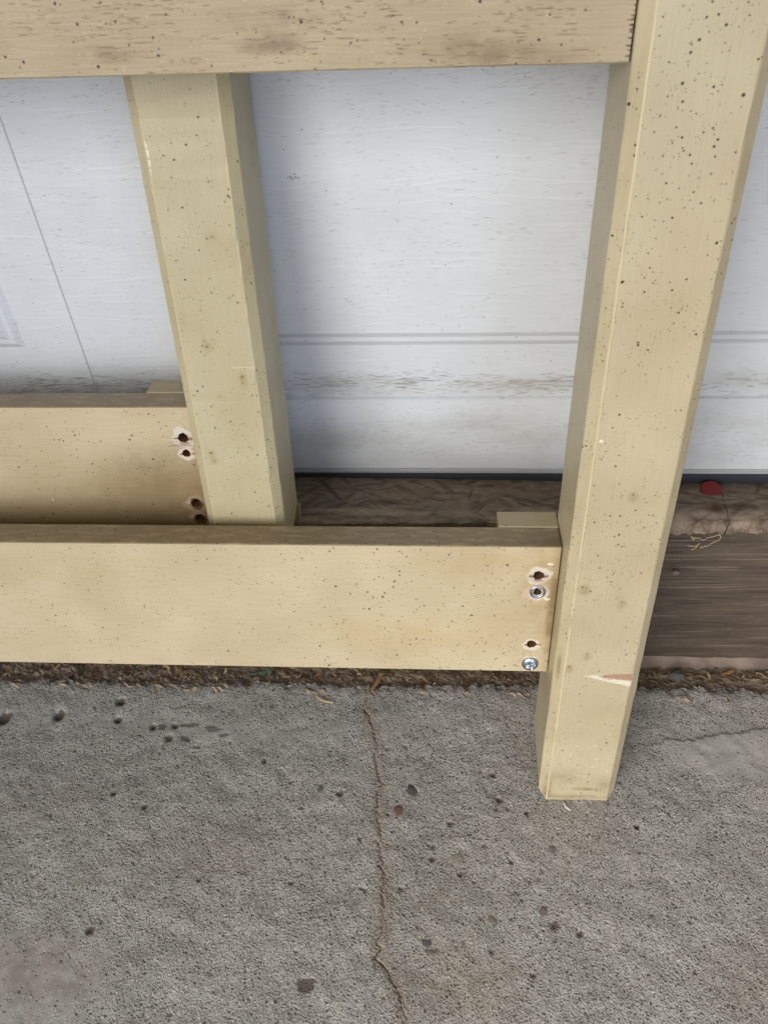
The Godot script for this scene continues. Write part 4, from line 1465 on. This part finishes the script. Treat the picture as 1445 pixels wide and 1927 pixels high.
	# long scrape down the left arris, a nick across, small marks
	for k in 90:
		var t := k / 90.0
		var q: Vector2 = G.call(-0.2205 + 0.001 * sin(t * 6.0), lerpf(0.672, 0.628, t))
		if sin(t * 40.0) > -0.5:
			cv.dab(q.x, q.y, cv.rng.randf_range(0.6, 1.7), 1.4, 0.0, s(244, 238, 214), 0.9, 0.0, 0.6)
	for k in 44:
		var q: Vector2 = G.call(lerpf(-0.1795, -0.158, k / 44.0), 0.4852)
		cv.dab(q.x, q.y + cv.rng.randf_range(-1, 1), 1.0, cv.rng.randf_range(0.3, 0.8), 0.0, s(232, 222, 192), 0.5, 0.0, 0.6)
	for a in [[-0.2124, 0.3968, 3.0, 0.6], [-0.2105, 0.388, 1.6, 0.5], [-0.199, 0.505, 2.2, 0.8], [-0.172, 0.476, 2.4, 0.7], [-0.172, 0.47, 1.5, 0.6], [-0.18, 0.60, 1.6, 0.6]]:
		var q: Vector2 = G.call(a[0], a[1])
		cv.stain_or_shade(q.x, q.y, 14, 16, s(150, 130, 86), 0.4)
		cv.blob(q.x, q.y, a[2], a[2] * 0.8, 0.5, s(96, 82, 46), a[3], 0.8)
	M.post_b = tmat(cv, 0.38, 0.05)
	cv = paint_canvas(RW, RH, ppm, 112, true, 0.9)
	var rr0 := -0.229 - tex_len
	speckle(cv, 1300, 0.00034, 0.0009, 0.06, 0, RW, 0, 350)
	speckle(cv, 700, 0.0004, 0.0009, 0.06, 0, RW, 660, RH)
	cv.top_shade(RH - 76, RH, s(112, 93, 64), 0.75)  # shaded look of the upward face put into the colour
	cv.stain_or_shade(RW - 60, 230, 520, 170, s(120, 98, 64), 0.55, 0.25)  # shade from the front end painted in, darker toward bottom and right
	cv.stain_or_shade(RW - 90, 160, 170, 120, s(104, 84, 54), 0.34, 0.5)
	cv.stain_or_shade(RW - 700, 260, 600, 120, s(128, 104, 70), 0.45, 0.2)  # same painted shade carried on along the lower part
	hole_marks(cv, -0.2476, 0.4270 - 0.3923, rr0, 0.0053, 0)
	hole_marks(cv, -0.2475, 0.4270 - 0.3744, rr0, 0.0046, 2)
	hole_marks(cv, -0.2474, 0.4270 - 0.3133, rr0, 0.0053, 3)
	hole_marks(cv, -0.2467, 0.4270 - 0.2940, rr0, 0.0050, 3)
	cv.stroke((-0.270 - rr0) * ppm, (0.4270 - 0.391) * ppm, 40, 2.4, 0.0, 0.0, s(222, 206, 170), 0.9)
	cv.stroke((-0.268 - rr0) * ppm, (0.4270 - 0.3918) * ppm, 34, 1.2, 0.0, 0.0, s(150, 120, 80), 0.8)
	cv.dab((-0.4005 - rr0) * ppm, (0.4270 - 0.318) * ppm, 1.2, 4.0, 0.2, s(236, 228, 204), 0.9)
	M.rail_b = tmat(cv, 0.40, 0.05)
	var rr := thing("bed_end", "cream speckled wooden bed end behind, further left, standing on the sill against the door", "bed frame", frame_at(RZ))
	var rb := foot_cut(rprof, 0.2505, 0.036, 0.0777)
	p = put("post", post_mesh(rprof, rb, 0.775, wide, long_, M.post_b, [3, 5], M.worn_highlight, 17), rr)
	p.set_meta("label", "cream post with a pale scrape along its left edge")
	var rprof2 := post_profile(-1.3408, -1.2800, CU, CW, 0.0777)
	put("post", post_mesh(rprof2, foot_cut(rprof2, 0.2505, 0.036, 0.0777), 0.775, wide, long_, M.post_b, [3], M.worn_highlight, 18), rr)
	end_u = -0.2198 - CU - 0.0004
	start_u = -1.28 + CU + 0.0004
	holes = [[-0.2476, 0.3923, 0.0053], [-0.2475, 0.3744, 0.0043], [-0.2474, 0.3133, 0.0053], [-0.2467, 0.2940, 0.0050]]
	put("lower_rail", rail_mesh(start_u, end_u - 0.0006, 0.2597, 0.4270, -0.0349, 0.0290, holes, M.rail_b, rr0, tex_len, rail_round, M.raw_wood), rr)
	put("upper_rail", rail_mesh(start_u, end_u - 0.0006, 0.738, 0.774, -0.012, 0.0300, [], M.rail_top, rr0, tex_len, rail_round, M.raw_wood), rr)
	for b in [[-0.2868, end_u - 0.0006], [start_u + 0.0006, start_u + 0.06]]:
		put("corner_block", chamfer_box(Vector3(b[0], 0.28, -0.0915), Vector3(b[1], 0.4268, -0.0645), 0.0012, M.block, 3.9, M.worn_highlight), rr)
	# a packing wedge under the heel of the rear post, where it meets the sill
	var gk := Geo.new()
	gk.box(Vector3(-0.2100, 0.2560, -0.0900), Vector3(-0.1492, 0.2760, -0.0780))
	put("heel_block", gk.mesh(M.block), rr)


# ---------------------------------------------------------------- odds and ends
func sliver(l: float, w: float, t: float, seed_: int, bend := 0.15) -> Geo:
	var rng := RandomNumberGenerator.new()
	rng.seed = seed_
	var g := Geo.new()
	var n := 6
	var rows := []
	for i in n + 1:
		var k := float(i) / n
		var hw := w * 0.5 * (0.55 + 0.45 * sin(PI * k)) * rng.randf_range(0.8, 1.15)
		var c := Vector3((k - 0.5) * l, t * 0.5 + bend * l * 0.25 * sin(PI * k), bend * l * 0.5 * sin(PI * k * 1.1))
		rows.append([c + Vector3(0, t * 0.5, -hw), c + Vector3(0, t * 0.5, hw), c + Vector3(0, -t * 0.5, hw), c + Vector3(0, -t * 0.5, -hw)])
	for i in n:
		for k in 4:
			var a: Vector3 = rows[i][k]
			var b: Vector3 = rows[i][(k + 1) % 4]
			var c: Vector3 = rows[i + 1][(k + 1) % 4]
			var d: Vector3 = rows[i + 1][k]
			g.quad(a, b, c, d, [Vector3.UP, Vector3.BACK, Vector3.DOWN, Vector3.FORWARD][k], Vector2(i * 0.16, k * 0.25), Vector2(i * 0.16, k * 0.25 + 0.2), Vector2(i * 0.16 + 0.16, k * 0.25 + 0.2), Vector2(i * 0.16 + 0.16, k * 0.25))
	for e in [0, n]:
		g.quad(rows[e][0], rows[e][1], rows[e][2], rows[e][3], Vector3.LEFT if e == 0 else Vector3.RIGHT)
	return g

func chip_material(base: Color, dark: Color, seed_: int) -> StandardMaterial3D:
	var cv := Canvas.new(64, 64, 1000.0, seed_)
	cv.fill_ramp([[0.0, dark], [0.6, base], [1.0, base.lightened(0.2)]], [[Canvas.noise(64, 64, 0.25, seed_, 3, 8, 1), 160]])
	return tmat(cv, 0.85)

func small_things() -> void:
	var n := FastNoiseLite.new()
	n.seed = 5; n.frequency = 30.0; n.fractal_octaves = 3
	var straw := chip_material(s(196, 170, 128), s(146, 116, 80), 1)
	var pale := chip_material(s(216, 192, 146), s(168, 136, 92), 2)
	var brown := chip_material(s(146, 114, 78), s(96, 70, 48), 3)
	var grey := chip_material(s(128, 112, 94), s(84, 70, 58), 4)
	# bottle cap by the seal
	var cap := thing("bottle_cap", "small round dark red plastic cap lying by the door seal, right of the front post", "cap", Transform3D(Basis.from_euler(Vector3(0.20, 0, 0.03)), Vector3(0.3182, 0.2274, -0.7030)))
	var cg := Geo.new()
	var prof := [Vector2(0.0, 0.0022), Vector2(0.0086, 0.0022), Vector2(0.0092, 0.0025), Vector2(0.0106, 0.0025), Vector2(0.0115, 0.0019), Vector2(0.0118, 0.0)]
	for i in 5:
		for k in 40:
			var a0 := TAU * k / 40.0
			var a1 := TAU * (k + 1) / 40.0
			var p: Vector2 = prof[i]
			var q: Vector2 = prof[i + 1]
			cg.quad(Vector3(p.x * cos(a0), p.y, p.x * sin(a0)), Vector3(p.x * cos(a1), p.y, p.x * sin(a1)), Vector3(q.x * cos(a1), q.y, q.x * sin(a1)), Vector3(q.x * cos(a0), q.y, q.x * sin(a0)), Vector3(cos(a0), 0.8 if i < 4 else 0.0, sin(a0)))
	put("cap_disc", cg.mesh(mat(s(104, 8, 14), 0.5)), cap)
	# frayed fibre hanging from the strand board
	var fb := thing("frayed_fibre", "curling pale fibres frayed from the strand board edge, right of the front post", "fibre")
	var lines := [[[0.2852, 0.2130], [0.2947, 0.2149], [0.2999, 0.2097], [0.3050, 0.2098], [0.3097, 0.2125], [0.3148, 0.2203]], [[0.3148, 0.2203], [0.3172, 0.2165], [0.3178, 0.2126], [0.3172, 0.2055], [0.3120, 0.2027], [0.3064, 0.2019], [0.2983, 0.1991]], [[0.2852, 0.1998], [0.2920, 0.2012], [0.2971, 0.2044]], [[0.2971, 0.2044], [0.2935, 0.1990], [0.2901, 0.1936]], [[0.2858, 0.2157], [0.2880, 0.2120], [0.2902, 0.2140]]]
	for l in lines:
		var pts := []
		for k in l.size():
			pts.append(Vector3(l[k][0], l[k][1], -0.6405 + 0.003 * sin(k * 1.4)))
		var g := Geo.new()
		g.tube(pts, 0.00038)
		put("strand", g.mesh(pale), fb)
	# named slivers and straws
	var lay := func(called: String, label: String, cat: String, x: float, z: float, on_dirt: bool, l: float, w: float, yaw: float, m: Material, seed_: int, bend: float, tilt := 0.05) -> void:
		var o := put(called, sliver(l, w, 0.0013, seed_, bend).mesh(m))
		var y := (dirt_y(x, z, n) + 0.002) if on_dirt else 0.0013
		o.transform = Transform3D(Basis.from_euler(Vector3(0, yaw, tilt)), Vector3(x, y, z))
		tag(o, label, cat)
	lay.call("splinter", "tan wood splinter lying across the slab edge at the top of the crack", "splinter", -0.0722, -0.580, false, 0.0255, 0.0052, 1.08, brown, 31, 0.05, 0.02)
	lay.call("straw", "bent pale straw lying alone on the concrete left of the crack", "straw", -0.1360, -0.5542, false, 0.0245, 0.0022, -0.42, pale, 32, 0.22, 0.0)
	lay.call("twig", "long grey twig leaning in the dirt under the lower rail, left of the green scrap", "twig", -0.226, -0.607, true, 0.034, 0.0024, -0.75, grey, 33, 0.1, 0.16)
	lay.call("straw", "forked pair of pale shavings at the far left of the dirt strip", "straw", -0.505, -0.604, true, 0.017, 0.0028, 0.9, straw, 34, 0.1)
	lay.call("shaving", "pale wood shaving sticking up in the dirt below the middle of the left rail half", "shaving", -0.355, -0.609, true, 0.014, 0.0034, 2.3, pale, 35, 0.3)
	lay.call("shaving", "tan wood chip in the dirt to the right of the front leg", "shaving", 0.3790, -0.6200, true, 0.021, 0.0052, 0.35, chip_material(s(180, 140, 92), s(128, 92, 58), 9), 36, 0.1)
	lay.call("shaving", "pale grey chip in the dirt below the tan chip", "shaving", 0.3620, -0.6110, true, 0.016, 0.005, 2.9, grey, 37, 0.1)
	lay.call("paint_flake", "tiny white paint flake on the concrete touching the foot of the front post", "flake", 0.1505, -0.4225, false, 0.011, 0.0016, -0.9, mat(s(222, 220, 212), 0.8), 38, 0.2, 0.0)
	var stone := put("stone", stone_mesh(0.0095, 41))
	stone.position = Vector3(0.3116, dirt_y(0.3116, -0.6076, n) + 0.002, -0.6076)
	stone.scale = Vector3(1.2, 0.55, 0.9)
	(stone.mesh as ArrayMesh).surface_set_material(0, mat(s(104, 105, 106), 0.95))
	tag(stone, "flat blue grey stone in the dirt right of the front leg", "stone")
	var clod := put("mud_crumb", stone_mesh(0.0042, 42))
	clod.position = Vector3(0.2815, 0.1532, -0.6395)
	clod.scale = Vector3(1.1, 0.9, 0.5)
	(clod.mesh as ArrayMesh).surface_set_material(0, mat(s(120, 106, 94), 0.95))
	tag(clod, "crumb of dried mud stuck on the riser board right of the front post", "mud")
	# green scrap
	var sc := thing("leaf_scrap", "torn dusty green scrap lying in the dirt below the lower rail", "scrap", Transform3D(Basis(), Vector3(-0.2224, dirt_y(-0.2224, -0.6024, n) + 0.003, -0.6024)))
	var gm := mat(s(98, 118, 102), 0.85)
	for a in [[0.014, 0.006, 0.2, Vector3(0, 0, 0)], [0.009, 0.004, 1.2, Vector3(0.008, 0.002, 0.001)], [0.008, 0.004, -0.5, Vector3(0.007, 0.001, -0.003)], [0.016, 0.003, 0.1, Vector3(-0.013, 0.0, 0.0015)]]:
		var o := put("scrap_piece", sliver(a[0], a[1], 0.0006, int(a[0] * 9000), 0.3).mesh(gm), sc)
		o.position = a[3]
		o.rotation.y = a[2]
	# shavings strewn in the dirt
	var rng := RandomNumberGenerator.new()
	rng.seed = 12
	var kinds := []
	for k in 5:
		kinds.append(sliver([0.010, 0.008, 0.013, 0.0065, 0.009][k], [0.0026, 0.0034, 0.0018, 0.003, 0.0016][k], 0.0009, 60 + k, [0.1, 0.4, 0.2, 0.3, 0.05][k]).mesh(null))
	var mats := [straw, pale, brown, straw, grey, brown]
	for k in 50:
		var o := put("wood_shaving", kinds[k % 5])
		var x := rng.randf_range(-0.60, 0.46)
		if x > 0.13 and x < 0.22:
			x -= 0.3
		var z := rng.randf_range(-0.630, -0.586)
		o.transform = Transform3D(Basis.from_euler(Vector3(rng.randf_range(-0.4, 0.4), rng.randf() * TAU, rng.randf_range(-0.35, 0.35))), Vector3(x, dirt_y(x, z, n) + 0.0022, z))
		o.material_override = mats[rng.randi() % 6]
		tag(o, "small wood shaving strewn among others in the dirt strip", "shaving", "wood shavings strewn in the dirt strip")
